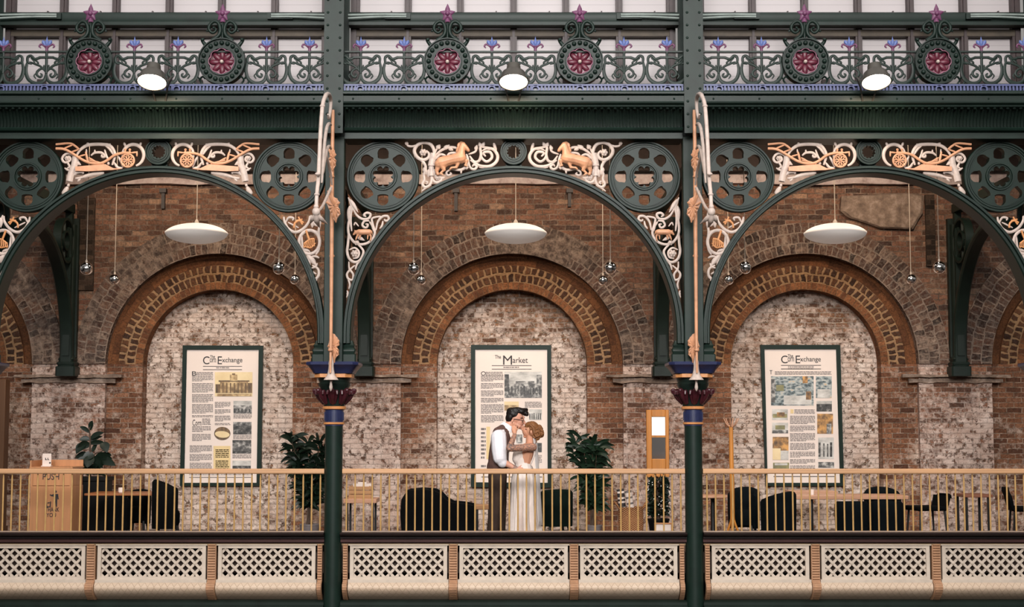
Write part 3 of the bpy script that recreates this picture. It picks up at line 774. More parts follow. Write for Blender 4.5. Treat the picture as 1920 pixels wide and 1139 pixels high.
# clerestory wall behind the cresting
YG = 18.72
PANE = NT('clerestory_blind'); p_ = PANE.obj(); sp = PANE.n('ShaderNodeSeparateXYZ', Vector=PANE.pos())
ln = PANE.math('FRACT', PANE.math('MULTIPLY', sp.outputs[2], 7.5)); ln = PANE.maprange(ln, .0, .06)
PANE.set(Base__Color=PANE.mix(ln, (.26,.235,.235,1), PANE.mix(PANE.noise(p_, 1.2, 4), (.43,.385,.39,1), (.53,.48,.485,1))), Roughness=.5); PANE = PANE.mat
GLASS = NT('window_glass'); GLASS.set(Base__Color=(.9,.92,.95,1), Roughness=.05, Transmission__Weight=1.0, IOR=1.1, Alpha=.25); GLASS = GLASS.mat
MULL = paint('brown_mullion', rgb(58, 42, 42), .5, .2, 6)
zg = lambda py: WZ(py, YG)
for k, bx in enumerate(BX):
    w = tag(bpy.data.objects.new('window_%d' % (k+1), None), kind='structure'); COL.objects.link(w); w.location = (bx, YG, zg(170))
    w['label'] = 'row of pale clerestory panes above the %s bay' % ('left', 'middle', 'right')[k]
    xs = [bx+(px-963)/149.8 for px in (660, 761, 861, 963, 1063, 1165, 1264)]
    for i in range(7):
        m = M(); h = .055 if i in (0, 6) else .042
        m.box(xs[i]-h, xs[i]+h, YG-.05, YG+.05, zg(172), 9.0); m.box(xs[i]-h*.4, xs[i]+h*.4, YG-.08, YG-.05, zg(172), 9.0); ob('mullion', m, MULL, w)
        if i < 6:
            m = M(); m.box(xs[i]+.04, xs[i+1]-.04, YG+.06, YG+.075, zg(172), 9.0); ob('blind', m, PANE, w)
            m = M(); m.box(xs[i]+.07, xs[i]+.085, YG-.03, YG+.02, zg(25), zg(18)) if False else m.box(xs[i]+.45, xs[i]+.468, YG+.01, YG+.05, zg(25), zg(20)); ob('catch', m, MULL, w)
    m = M(); m.box(xs[0], xs[6], YG-.03, YG+.05, zg(29), zg(25.5)); ob('sash_rail', m, MULL, w)
    m = M(); m.box(xs[0], xs[6], YG-.06, YG+.06, zg(70), zg(58)); tag(ob('transom', m, paint('olive_transom', rgb(78,66,52), .6), w), 'brown transom')
    # horizontal tubular beam
    m = M(); yb = YG-.2; m.sweep_x([(yb+.1, zg(31)), (yb, zg(31)), (yb-.04, zg(34)), (yb-.05, zg(40)), (yb-.03, zg(50)), (yb-.06, zg(51)), (yb-.06, zg(57)), (yb+.1, zg(57))], bx-2.08, bx+2.08)
    tag(ob('purlin_beam', m, GREEN, None, smooth=30), 'long green horizontal beam behind the %s roundels' % ('left bay', 'middle bay', 'right bay')[k], 'beam', 'beams along the clerestory')
    for q in (-1, 1):
        t = thing('tie_rod_bracket', 'pair of thin pale rods on the %s end of the beam above the %s bay' % (('left', 'right')[q > 0], ('left', 'middle', 'right')[k]), 'bracket', (bx+q*2.05, yb-.08, zg(45)), 'tie rods beside the posts')
        m = M(); m.box(min(bx+q*1.3, bx+q*1.62), max(bx+q*1.3, bx+q*1.62), yb-.09, yb-.05, zg(47), zg(36))
        for j in range(4): m.ball((bx+q*(1.36+.2*(j % 2)), yb-.09, zg(39+4*(j//2))), .014, 7, 4)
        ob('plate', m, GREEN, t)
        for j in range(2):
            m = M(); m.tube(spline([(bx+q*1.35, yb-.1, zg(39.5+j*4)), (bx+q*1.7, yb-.11, zg(39.5+j*4.5)), (bx+q*2.08, yb-.12, zg(41+j*6))]), .012, 6); tag(ob('rod', m, paint('pale_rod', rgb(150,160,155), .4), t), 'pale thin rod')

# ------------------------------------------------------------------ projecting gold brackets on the two central columns
def bracket(x, sgn, label):
    t = thing('ornamental_bracket', label, 'bracket', (x, YC-.35, WX(960+sgn*338, 710, x).z), 'projecting brackets on the columns')
    mir = lambda px: px if sgn < 0 else 960+(960-px)*1.0*abs((x)/(XCOL[1]))
    P = lambda a, b: WX(mir(540+a/3.255), 150+b/3.255, x)
    def tube(nm, pts, r, mat, dx=0, par=t):
        m = M(); m.tube(spline([P(*q)+Vector((dx, 0, 0)) for q in pts], 6), r, 8); return ob(nm, m, mat, par, smooth=60)
    # inner rod on the column face
    m = M(); m.tube(spline([P(276,185), P(273,300), P(270,500), P(268,800), P(266,1100), P(262,1560), P(258,1790)], 6), [.02, .022, .024, .024, .024, .02, .012], 8)
    for b in (430, 590, 1075, 1650): m.ball(P(268 if b < 1200 else 260, b), (.034, .034, .022), 10, 6)
    ob('upright_rod', m, BRGOLD, t, smooth=60)
    m = M()
    pts = [P(172,815), P(176,700), P(187,580), P(197,350), P(210,165), P(226,105), P(240,86), P(254,95), P(261,130), P(258,190), P(249,235), P(243,210)]
    m.tube(spline(pts, 6), [.022, .022, .024, .024, .024, .026, .026, .024, .022, .02, .016, .01], 8)
    for a, b in ((182,575),(176,700),(210,160)): m.ball(P(a, b), (.034, .034, .02), 10, 6)
    m.ball(P(172,805), (.045, .045, .05), 12, 8); m.ball(P(172,775), (.03, .03, .03), 10, 6)
    ob('outer_rod', m, CREAM, t, smooth=60)
    m = M()
    m.tube(spline([P(262,275), P(250,268), P(235,300), P(222,400), P(214,520), P(206,630)], 6), [.014, .022, .022, .02, .018, .01], 8)
    m.tube(spline([P(262,420), P(250,405), P(238,425), P(226,480), P(216,570)], 6), [.014, .02, .02, .018, .01], 8)
    m.tube(spline([P(268,640), P(258,560), P(240,480), P(236,410)], 6), [.012, .016, .016, .01], 8)
    m.tube(spline([P(262,660), P(235,720), P(205,780), P(172,810)], 6), [.018, .018, .018, .014], 8)
    ob('inner_scroll', m, CREAM, t, smooth=60)
    m = M()   # leaf foot under the outer knob
    m.tube(spline([P(172,820), P(176,860), P(192,900)], 5), [.03, .034, .006], 8)
    for q in (-1, 1): m.tube(spline([P(172,820), P(176,850)+Vector((q*.05,0,0)), P(186,880)+Vector((q*.1,0,0))], 5), [.026, .026, .005], 8)
    ob('leaf_pendant', m, CREAM, t, smooth=60)
    def leafs(nm, out, Yl, tk):
        m = M(); o_ = [W(mir(px), py, Yl) for px, py in out]; m.plate([(p.x, p.z) for p in o_], [], Yl-tk, Yl+tk)
        n_ = len(o_); c_ = sum(o_, Vector())/n_
        for p in o_: m.tube(spline([c_+(p-c_)*.15+Vector((0,-tk*1.3,0)), c_+(p-c_)*.6+Vector((0,-tk*1.6,0)), c_+(p-c_)*.98+Vector((0,-tk*.6,0))], 3), [.012, .016, .01], 6)
        return ob(nm, m, BRGOLD, t, smooth=50)
    leafs('upper_leaf', [(617,280),(622,276),(627,283),(630,290),(627,296),(630,303),(629,312),(624,320),(620,312),(617,300),(619,290)], YC-.5, .02)
    leafs('middle_leaf', [(615,358),(622,362),(626,370),(632,373),(637,380),(634,387),(637,394),(638,402),(633,408),(630,418),(625,410),(621,400),(617,392),(612,380)], YC-.55, .025)
    leafs('lower_leaf', [(620,623),(627,627),(632,633),(636,639),(636,647),(632,651),(635,658),(635,666),(630,671),(627,681),(622,668),(618,658),(615,650),(618,640)], YC-.3, .025)
    m = M()   # pendant bell at the foot of the rod, over the capital slab
    yb = YC-.36; z0 = WZ(692, yb)
    m.lathe([(.012, .16), (.03, .08), (.034, .06), (.03, .04), (.036, -.02), (.05, -.08), (.085, -.125), (.09, -.135), (.06, -.125), (.03, -.09), (.012, -.16), (.022, -.22), (.016, -.25), (.002, -.27)], (x, yb, z0), 12)
    ob('bell_foot', m, CREAM, t, smooth=50)
bracket(XCOL[1], -1, 'cream and gold bracket projecting from the column left of the couple')
bracket(XCOL[2], 1, 'cream and gold bracket projecting from the column above the timber framed mirror')
# ------------------------------------------------------------------ brick wall with blind arches
B_UP = brick('upper_brick', [(0, rgb(70,48,40)), (.25, rgb(116,80,62)), (.5, rgb(148,104,82)), (.75, rgb(112,72,56)), (1, rgb(176,138,112))], rgb(140,118,102), wash=rgb(206,184,168), lo=.6, hi=.74, soot=.65, ms=.008, rh=.08, dist=.02, rub=.35)
B_LOW = brick('whitewashed_brick', [(0, rgb(96,64,50)), (.35, rgb(146,100,78)), (.7, rgb(168,116,90)), (1, rgb(128,90,72))], rgb(176,156,140), wash=rgb(238,216,204), lo=.435, hi=.55, wsc=1.0, rub=.2, soot=.3, zlo=1.3, zhi=2.7, zw=.05)
B_REC = brick('flaking_recess_brick', [(0, rgb(96,64,46)), (.4, rgb(150,104,74)), (.7, rgb(166,118,86)), (1, rgb(120,84,62))], rgb(160,140,120), wash=rgb(238,220,208), lo=.405, hi=.52, wsc=1.3, rub=.3, soot=.45, zlo=1.6, zhi=3.9, zw=.055, ms=.009)
B_PIER = brick('pier_brick', [(0, rgb(92,60,46)), (.4, rgb(144,96,70)), (.75, rgb(164,114,86)), (1, rgb(116,78,60))], rgb(166,142,122), wash=rgb(222,200,184), lo=.55, hi=.66, soot=.4, zlo=1.3, zhi=2.7, zw=.06)
B_ARC = brick('arch_header_brick', [(0, rgb(40,28,24)), (.35, rgb(84,56,46)), (.7, rgb(110,76,60)), (1, rgb(64,44,38))], rgb(150,130,116), wash=rgb(170,150,134), lo=.52, hi=.66, bw=.1, rh=.156, ms=.010, soot=.75, dist=.04, wsc=2.0, rub=.55, bstr=1.0, mdk=.55, patch=.9)
B_DEC = brick('pocketed_brick', [(0, rgb(52,30,20)), (.4, rgb(84,52,34)), (.75, rgb(112,72,46)), (1, rgb(70,42,28))], rgb(156,121,88), bw=.098, rh=.135, ms=.022, soot=.6, dist=.045, msmooth=.5, bstr=1.0, rub=.15, mdk=.75)
B_COV = brick('brown_cove_brick', [(0, rgb(104,66,42)), (.5, rgb(128,82,52)), (1, rgb(92,58,38))], rgb(112,76,50), bw=.3, rh=.2, ms=.004, soot=.4)
B_ORA = brick('orange_header_brick', [(0, rgb(118,74,48)), (.5, rgb(150,98,64)), (1, rgb(102,64,44))], rgb(140,106,78), bw=.078, rh=.14, ms=.006, soot=.35)
B_CHA = brick('sooty_chase_brick', [(0, rgb(34,28,24)), (.5, rgb(66,52,44)), (1, rgb(90,72,60))], rgb(84,70,60), soot=.6)
STONE = NT('weathered_stone'); p_ = STONE.pos()
STONE.set(Base__Color=STONE.ramp(STONE.noise(p_, 6, 8, .7), [(.25, rgb(66,54,46)), (.5, rgb(128,108,94)), (.75, rgb(182,162,148))]), Roughness=.9); STONE.bump(STONE.noise(p_, 18, 6, .7), .7, .03); STONE = STONE.mat
PLAST = NT('pale_plaster'); p_ = PLAST.pos()
PLAST.set(Base__Color=PLAST.ramp(PLAST.noise(p_, 5, 8, .7), [(.28, rgb(98,80,74)), (.45, rgb(168,150,146)), (.75, rgb(204,190,186))]), Roughness=.9); PLAST.bump(PLAST.noise(p_, 22, 5, .7), .5, .02); PLAST = PLAST.mat

ZW = WZ(683, YW)                 # springing of the blind arches
ZT = 6.3
R3, R2, RM, RA, R1 = 2.12, 1.655, 1.50, 1.235, 1.125
Y1, Y2 = YW+.13, YW+.36          # ring face and recess back
WXC = [k*BAY+WXp(960, 683, YW) for k in (-2, -1, 0, 1, 2)]
def quad(m, a, b, c, d, mi=0, uv=None):
    m.add([a, b, c, d], [(0,1,2,3)], mi, uv)
w = M(); N = 48
for k, cx in enumerate(WXC):
    # flat face: sides below the springing and spandrel above
    for q in (-1, 1):
        xa, xb = cx+q*R2, cx+q*2.2
        for z0, z1, mi in ((-.1, ZW, 1), ):
            quad(w, (xa,YW,z0),(xb,YW,z0),(xb,YW,z1),(xa,YW,z1), 1, [(xa,z0),(xb,z0),(xb,z1),(xa,z1)])
    for i in range(N):
        a0, a1 = pi*i/N, pi*(i+1)/N
        def edge(a):
            c_, s_ = cos(a), sin(a); t = min(2.2/abs(c_) if abs(c_) > 1e-6 else 1e9, (ZT-ZW)/s_ if s_ > 1e-6 else 1e9)
            return (cx+c_*t, YW, ZW+s_*t)
        p0 = (cx+R2*cos(a0), YW, ZW+R2*sin(a0)); p1 = (cx+R2*cos(a1), YW, ZW+R2*sin(a1))
        e0, e1 = edge(a0), edge(a1); f = [p0, e0, e1, p1]
        ca = math.atan2(ZT-ZW, 2.2)
        for cc, pt in ((ca, (cx+2.2, YW, ZT)), (pi-ca, (cx-2.2, YW, ZT))):
            if a0 < cc < a1: f = [p0, e0, pt, e1, p1]
        w.add(f, [tuple(range(len(f)))], 0, [(p[0], p[2]) for p in f])
        # reveal of the outer ring, cove, pocketed band, orange band, inner reveal
        for ra, ya, rb, yb, mi in ((R2, YW, R2, Y1-.02, 2), (R2, Y1-.02, RM, Y1+.01, 3), (RM, Y1+.01, RM-.012, Y1-.03, 3), (RM-.012, Y1-.03, RA, Y1-.03, 4), (RA, Y1-.03, R1, Y1-.03, 5), (R1, Y1-.03, R1, Y2, 5)):
            rm = (ra+rb)/2 if ra != rb else ra
            P = lambda r, y, a: (cx+r*cos(a), y, ZW+r*sin(a))
            v = lambda r, y: (r if ra != rb else y)
            v0 = {4: -RA, 5: -R1}.get(mi, 0)
            quad(w, P(ra,ya,a0), P(ra,ya,a1), P(rb,yb,a1), P(rb,yb,a0), mi, [(a0*rm, v(ra,ya)+v0), (a1*rm, v(ra,ya)+v0), (a1*rm, v(rb,yb)+v0), (a0*rm, v(rb,yb)+v0)])
        quad(w, (cx,Y2,ZW), (cx+R1*1.02*cos(a0),Y2,ZW+R1*1.02*sin(a0)), (cx+R1*1.02*cos(a1),Y2,ZW+R1*1.02*sin(a1)), (cx,Y2,ZW), 6, None) if False else \
            w.add([(cx,Y2,ZW), (cx+R1*cos(a0),Y2,ZW+R1*sin(a0)), (cx+R1*cos(a1),Y2,ZW+R1*sin(a1))], [(0,1,2)], 6, [(cx,ZW), (cx+R1*cos(a0),ZW+R1*sin(a0)), (cx+R1*cos(a1),ZW+R1*sin(a1))])
    for q in (-1, 1):            # jambs
        xs = [(cx+q*R2, YW), (cx+q*R2, Y1-.03), (cx+q*R1, Y1-.03), (cx+q*R1, Y2)]
        for (xa, ya), (xb, yb), mi in zip(xs[:-1], xs[1:], (1, 7, 7)):
            u = lambda x, y: x+y*.7
            quad(w, (xa,ya,-.1),(xb,yb,-.1),(xb,yb,ZW),(xa,ya,ZW), mi, [(u(xa,ya),-.1),(u(xb,yb),-.1),(u(xb,yb),ZW),(u(xa,ya),ZW)])
    quad(w, (cx-R1,Y2,-.1),(cx+R1,Y2,-.1),(cx+R1,Y2,ZW),(cx-R1,Y2,ZW), 6, [(cx-R1,-.1),(cx+R1,-.1),(cx+R1,ZW),(cx-R1,ZW)])
wall = struct('wall_back', w, [B_UP, B_LOW, B_ARC, B_COV, B_DEC, B_ORA, B_REC, B_PIER], smooth=0)
for k, cx in enumerate(WXC):     # proud ring of header bricks
    m = M(); yo = YW-.03
    for i in range(N):
        a0, a1 = pi*i/N, pi*(i+1)/N
        P = lambda r, y, a: (cx+r*cos(a), y, ZW+r*sin(a))
        for ra, ya, rb, yb in ((R2, YW+.02, R2, yo), (R2, yo, R3, yo), (R3, yo, R3, YW+.01)):
            rm = 1.9; v = lambda r, y: r-R2+(y if ra == rb else 0)
            quad(m, P(ra,ya,a0), P(ra,ya,a1), P(rb,yb,a1), P(rb,yb,a0), 0, [(a0*rm, v(ra,ya)), (a1*rm, v(ra,ya)), (a1*rm, v(rb,yb)), (a0*rm, v(rb,yb))])
    ob('brick_arch', m, B_ARC, wall, smooth=0)
# string course on the piers, plaster band under the ceiling, old stone block, sooty chase
def rough_box(x0, x1, y0, y1, z0, z1, n=14, j=.012):
    m = M(); secs = []
    for i in range(n+1):
        x = x0+(x1-x0)*i/n; r = lambda: random.uniform(-j, j)
        secs.append([(x, y0+r(), z0+r()), (x, y0+r(), z1+r()), (x, y1, z1), (x, y1, z0)])
    m.loft(secs); return m
zc0, zc1 = WZ(716, YW), WZ(703, YW)
for k in range(6):
    x = WXC[0]-2.2+k*BAY if k < 5 else WXC[-1]+2.2
    m = rough_box(x-.8, x+.8, YW-.07, YW+.02, (zc0+zc1)/2+.01, zc1, 12); q = rough_box(x-.7, x+.7, YW-.035, YW+.02, zc0-.02, (zc0+zc1)/2-.01, 10)
    m.add(q.v, q.f); s = struct('trim_%d' % (k+1), m, STONE, smooth=30); s['label'] = 'weathered stone string course on the brick pier'
zp = WZ(347, YW)
m = rough_box(WXC[0]-2.2, WXC[-1]+2.2, YW-.09, YW+.02, zp, zp+.2, 60, .015); struct('trim_7', m, PLAST, smooth=30)['label'] = 'pale plaster band along the top of the wall'
m = M(); m.box(WXC[0]-2.2, WXC[-1]+2.2, YW-.3, YW, zp+.17, 6.3); struct('trim_24', m, paint('dark_eaves_timber', rgb(44,34,30), .7, .3, 4, spec=.2))['label'] = 'dark timber eaves over the plaster band'
m = M(); P = [W(x, y, YW-.06) for x, y in ((1578,368),(1700,362),(1733,366),(1730,400),(1722,412),(1712,430),(1650,428),(1622,418),(1590,408),(1576,396))]
Q = [p+Vector((0,.1,0)) for p in P]; n = len(P); C_ = [p+(sum(P, Vector())/n-p)*.08+Vector((0,-.03,0)) for p in P]
m.add(C_+P+Q, [tuple(range(n))]+[(i, (i+1) % n, n+(i+1) % n, n+i) for i in range(n)]+[(n+i, n+(i+1) % n, 2*n+(i+1) % n, 2*n+i) for i in range(n)])
tag(ob('stone_block', m, STONE, wall, smooth=30), 'pale irregular stone block')
xa, xb = WXp(146, 450, YW), WXp(178, 450, YW); m = M(); m.box(xa, xb, YW-.05, YW+.05, WZ(545, YW), WZ(372, YW)); ob('sooty_chase', m, B_CHA, wall)
xa, xb = WXp(1735, 450, YW), WXp(1752, 450, YW); m = M(); m.box(xa, xb, YW-.05, YW+.05, WZ(500, YW), WZ(366, YW)); ob('sooty_chase', m, B_CHA, wall)
IRON = paint('old_iron', rgb(48, 40, 38), .6, .3, 12)
for px, py, h, lab in ((306, 358, 34, 'old iron strap under the plaster band above the left disc lamp'), (855, 358, 38, 'old iron strap left of the middle disc lamp cord'), (1068, 358, 30, 'old iron strap right of the middle disc lamp cord')):
    c = W(px, py, YW-.04); t = thing('iron_strap', lab, 'strap', c, 'old iron straps on the wall')
    m = M(); m.box(c.x-.025, c.x+.025, YW-.05, YW+.01, c.z-h/125, c.z); ob('strap', m, IRON, t)
    m = M(); m.box(c.x-.05, c.x+.05, YW-.08, YW+.01, c.z-.03, c.z+.03); ob('bolt_plate', m, IRON, t)

# floor, ceiling, hall floor, kerb
CARP = paint('dark_boards', rgb(70, 52, 42), .6, .3, 4)
m = M(); m.box(-11.2, 11.2, YC+.12, Y2+.1, -.25, 0); struct('floor', m, CARP)
m = M(); m.box(-11.2, 11.2, YC+.52, Y2+.1, 5.95, 6.1); struct('ceiling', m, paint('dark_ceiling', rgb(58, 48, 42), .8, .2, 2, spec=.2))
m = M()
for i in range(-5, 6): m.box(i*2.0-.05, i*2.0+.05, YC+.35, YW-.02, 5.75, 5.95)
struct('trim_8', m, MULL)['label'] = 'dark rafters under the gallery roof'
m = M(); m.box(-14, 14, 1, Y2+.1, -4.4, -4.2); struct('floor_hall', m, paint('hall_floor', rgb(70, 62, 56), .5, .2, 1))
m = M(); m.box(-11.2, 11.2, Y2+.02, Y2+.1, -4.2, 0); struct('wall_below', m, GREEN2)
SKIRT = paint('skirting', rgb(96, 70, 56), .6, .2, 4)
KERB = paint('dark_kerb', rgb(28, 18, 18), .5, .25, 4, spec=.2); KERB2 = paint('maroon_kerb', rgb(62, 36, 34), .5, .2, 4, spec=.25)
BEIGE = paint('stone_cream_paint', rgb(196, 180, 164), .55, .12, 9)
RIBM = paint('terracotta_rib_paint', rgb(176, 134, 102), .5, .2, 12)
SCALE = NT('scale_panel'); uv = SCALE.n('ShaderNodeUVMap', _uv_map='UVMap').outputs[0]; sp = SCALE.n('ShaderNodeSeparateXYZ', Vector=uv)
def scal(nt, u, v, wd, ht):
    r = nt.math('DIVIDE', v, ht); ri = nt.math('FLOOR', r); fy = nt.math('SUBTRACT', r, ri)
    uu = nt.math('ADD', nt.math('DIVIDE', u, wd), nt.math('MULTIPLY', ri, .5)); fx = nt.math('ABSOLUTE', nt.math('SUBTRACT', nt.math('FRACT', uu), .5))
    d = nt.math('SUBTRACT', fy, nt.math('SUBTRACT', 1.0, nt.math('MULTIPLY', fx, 1.7)))
    return nt.math('ABSOLUTE', d)
e = scal(SCALE, sp.outputs[0], sp.outputs[1], .078, .07); g = SCALE.maprange(e, 0, .1)
SCALE.set(Base__Color=SCALE.mix(g, rgb(172,148,126), SCALE.mix(SCALE.noise(SCALE.pos(), 4, 5), rgb(206,184,162), rgb(188,162,138))), Roughness=.5); SCALE.bump(g, .45, .01); SCALE = SCALE.mat

YK = YC-.02
for k, bx in enumerate(BX):
    m = M(); xl, xr = bx-2.2+.1, bx+2.2-.1
    m.sweep_x([(YC+.16, WZ(998.5, YK)), (YK-.12, WZ(998.5, YK)), (YK-.14, WZ(1001, YK)), (YK-.12, WZ(1004, YK)), (YK-.06, WZ(1006, YK)), (YK-.06, WZ(1010, YK)), (YC+.16, WZ(1010, YK))], xl, xr)
    a = struct('trim_%d' % (9+k*2), m, KERB, smooth=25); a['label'] = 'dark kerb under the balustrade'
    m = M(); m.sweep_x([(YC+.16, WZ(1010, YK)), (YK-.02, WZ(1010, YK)), (YK-.04, WZ(1012, YK)), (YK-.04, WZ(1017, YK)), (YK+.0, WZ(1018, YK)), (YK+.0, WZ(1021, YK)), (YC+.16, WZ(1021, YK))], xl, xr)
    a = struct('trim_%d' % (10+k*2), m, KERB2, smooth=25); a['label'] = 'maroon moulding under the balustrade kerb'

# balustrades
OAK = wood('oiled_oak', rgb(196, 150, 110), .38, 'x', 2.5, .2)
BRASS = paint('golden_baluster', rgb(190, 150, 94), .38, .16, 10, .15)
OLIVE = paint('olive_gold_line', rgb(128, 104, 66), .5, .15, 6)
ba_lab = ['timber topped railing of the left bay', 'timber topped railing in front of the kissing couple', 'timber topped railing of the right bay']
YR_ = YC
for k, bx in enumerate(BX):
    xl, xr = bx-2.2+.11, bx+2.2-.11
    t = thing('balustrade', ba_lab[k], 'railing', (bx, YR_, WZ(999, YR_)), 'timber topped railings')
    m = M(); zt, zb = WZ(879.5, YR_), WZ(889, YR_)
    m.sweep_x([(YR_-.035, zb), (YR_-.045, zb+.012), (YR_-.045, zt-.012), (YR_-.032, zt), (YR_+.032, zt), (YR_+.045, zt-.012), (YR_+.045, zb+.012), (YR_+.035, zb)], xl, xr); ob('handrail', m, OAK, t, smooth=30)
    m = M(); m.box(xl, xr, YR_-.02, YR_+.02, WZ(998.6, YR_), WZ(996, YR_)); ob('bottom_rail', m, paint('pale_bottom_rail', rgb(150,128,112), .45, .15, 5), t)
    n = 40; z0, z1 = WZ(997, YR_), zb+.005
    for i in range(n):
        x = xl+.05+i*(xr-xl-.1)/(n-1); m = M(); m.tube([(x, YR_, z0), (x, YR_, z0+.05), (x, YR_, z1-.06), (x, YR_, z1-.03), (x, YR_, z1)], [.0105, .0105, .0105, .008, .008], 8); ob('baluster', m, BRASS, t)

# gallery front: lattice over a scaled belly panel, ribs between
pos_n = ['first', 'second', 'third']; bay_n = ['left', 'middle', 'right']
YL = YC+.02; fzq = lambda py: WZ(py, YL)
for k, bx in enumerate(BX):
    for j in range(3):
        xa = bx+(j-1.5)*1.4667+(.21 if j == 0 else .075); xb = bx+(j-.5)*1.4667-(.21 if j == 2 else .075)
        t = thing('gallery_front_panel', '%s cream lattice panel under the %s bay railing, counted from its left column' % (pos_n[j], bay_n[k]), 'panel', ((xa+xb)/2, YL, fzq(1128)), 'cream lattice panels of the gallery front')
        zt, zb = fzq(1023), fzq(1090); m = M(); fw = .045
        m.box(xa, xb, YL-.035, YL+.02, zt-.035, zt); m.box(xa, xb, YL-.035, YL+.02, zb+.02, zb+.055); m.box(xa, xa+fw, YL-.035, YL+.02, zb+.055, zt-.035); m.box(xb-fw, xb, YL-.035, YL+.02, zb+.055, zt-.035)
        m.box(xa-.018, xb+.018, YL-.06, YL+.04, zb-.02, zb+.02); m.box(xa-.018, xb+.018, YL-.05, YL+.03, zt, zt+.014)
        ob('frame', m, BEIGE, t)
        m = M(); l, r, b, tp = xa+fw*.6, xb-fw*.6, zb+.035, zt-.02
        px = .1155; pz = .1185; sl = pz/px; H = tp-b; off = l-px*.5
        for sg in (1, -1):
            c = -20
            while c < 40:
                c += 1
                x0 = off+c*px; pts = []
                # line z = b + sg*sl*(x-x0)
                za = sorted([(max(l, min(r, x0+0)), 0)])
                if sg > 0: xs0, xs1 = x0, x0+H/sl
                else: xs0, xs1 = x0-H/sl, x0
                a_, b_ = max(l, xs0), min(r, xs1)
                if b_-a_ < .02: continue
                m.obox((a_, YL+.004*sg, b+sg*sl*(a_-x0)), (b_, YL+.004*sg, b+sg*sl*(b_-x0)), .02, .03, (-sl*sg, 0, 1))
        c = 0
        while off+c*px*.5 < r:
            for i in range(12):
                if (i+c) % 2 == 0:
                    z = b+i*pz*.5; x = off+c*px*.5
                    if l <= x <= r and b <= z <= tp: m.ball((x, YL-.014, z), (.018, .012, .018), 7, 4)
            c += 1
        ob('lattice', m, BEIGE, t, smooth=30)
        m = M(); prof = []
        zt2, zb2 = zb-.015, fzq(1126)
        for i in range(13):
            a = -.35+(pi/2+.55)*i/12; prof.append((YL+.1-.2*cos(a-.25), zt2+(zb2-zt2)*i/12))
        Lc = [0]
        for i in range(12): Lc.append(Lc[-1]+math.dist(prof[i], prof[i+1]))
        for i in range(12):
            (y0, z0), (y1, z1) = prof[i], prof[i+1]
            m.add([(xa-.018, y0, z0), (xb+.018, y0, z0), (xb+.018, y1, z1), (xa-.018, y1, z1)], [(0,1,2,3)], 0, [(xa, -Lc[i]), (xb, -Lc[i]), (xb, -Lc[i+1]), (xa, -Lc[i+1])])
        ob('scale_panel', m, SCALE, t, smooth=60)
    for j in range(4):
        x = bx+(j-1.5)*1.4667+(.155 if j == 0 else (-.155 if j == 3 else 0)); h = .028 if j in (0, 3) else .052
        lab = ['terracotta ribbed strip against the column on the left of the %s bay front', 'first terracotta ribbed strip between lattice panels of the %s bay', 'second terracotta ribbed strip between lattice panels of the %s bay', 'terracotta ribbed strip against the column on the right of the %s bay front'][j] % bay_n[k]
        t = thing('ribbed_strip', lab, 'strip', (x, YL-.05, fzq(1128)), 'terracotta ribbed strips'); m = M(); path = []
        for i in range(8): path.append((YL-.05, fzq(1022)+(fzq(1090)-fzq(1022))*i/7))
        for i in range(1, 9):
            a = -.35+(pi/2+.55)*i/8; path.append((YL+.07-.2*cos(a-.25), fzq(1090)+(fzq(1128)-fzq(1090))*i/8))
        secs = [[(x-h, y, z), (x+h, y, z), (x+h, y+.08, z), (x-h, y+.08, z)] for y, z in path]; m.loft(secs); ob('strip', m, RIBM, t, smooth=25)
        m = M(); dl = 0
        P2 = []
        for (a, b) in zip(path[:-1], path[1:]):
            for i in range(2): P2.append((a[0]+(b[0]-a[0])*i/2, a[1]+(b[1]-a[1])*i/2))
        for y, z in P2: m.tube([(x-h*.82, y-.004, z), (x+h*.82, y-.004, z)], .0125, 6)
        ob('rib', m, RIBM, t, smooth=60)
    m = M(); m.sweep_x([(YC+.2, fzq(1126)), (YC-.02, fzq(1126)), (YC-.06, fzq(1129)), (YC-.06, fzq(1134)), (YC-.1, fzq(1136)), (YC-.1, fzq(1142)), (YC+.2, fzq(1150))], bx-2.1, bx+2.1)
    a = struct('trim_%d' % (15+k), m, GREEN2, smooth=25); a['label'] = 'dark green girder under the gallery front'
    m = M(); m.box(bx-2.1, bx+2.1, YL+.22, YL+.26, fzq(1130), fzq(1015)); a = struct('trim_%d' % (18+k), m, paint('void_shade_black', rgb(5,4,4), .95, .1, spec=0), smooth=0); a['label'] = 'black sheet painted in for the shade behind the lattice'  # near-black sheet stands in for the shade inside the cavity
    m = M(); m.box(bx-2.09, bx+2.09, YL-.045, YL+.0, fzq(1022.5), fzq(1019.5)); a = struct('trim_%d' % (21+k), m, OLIVE); a['label'] = 'olive gold line above the lattice'

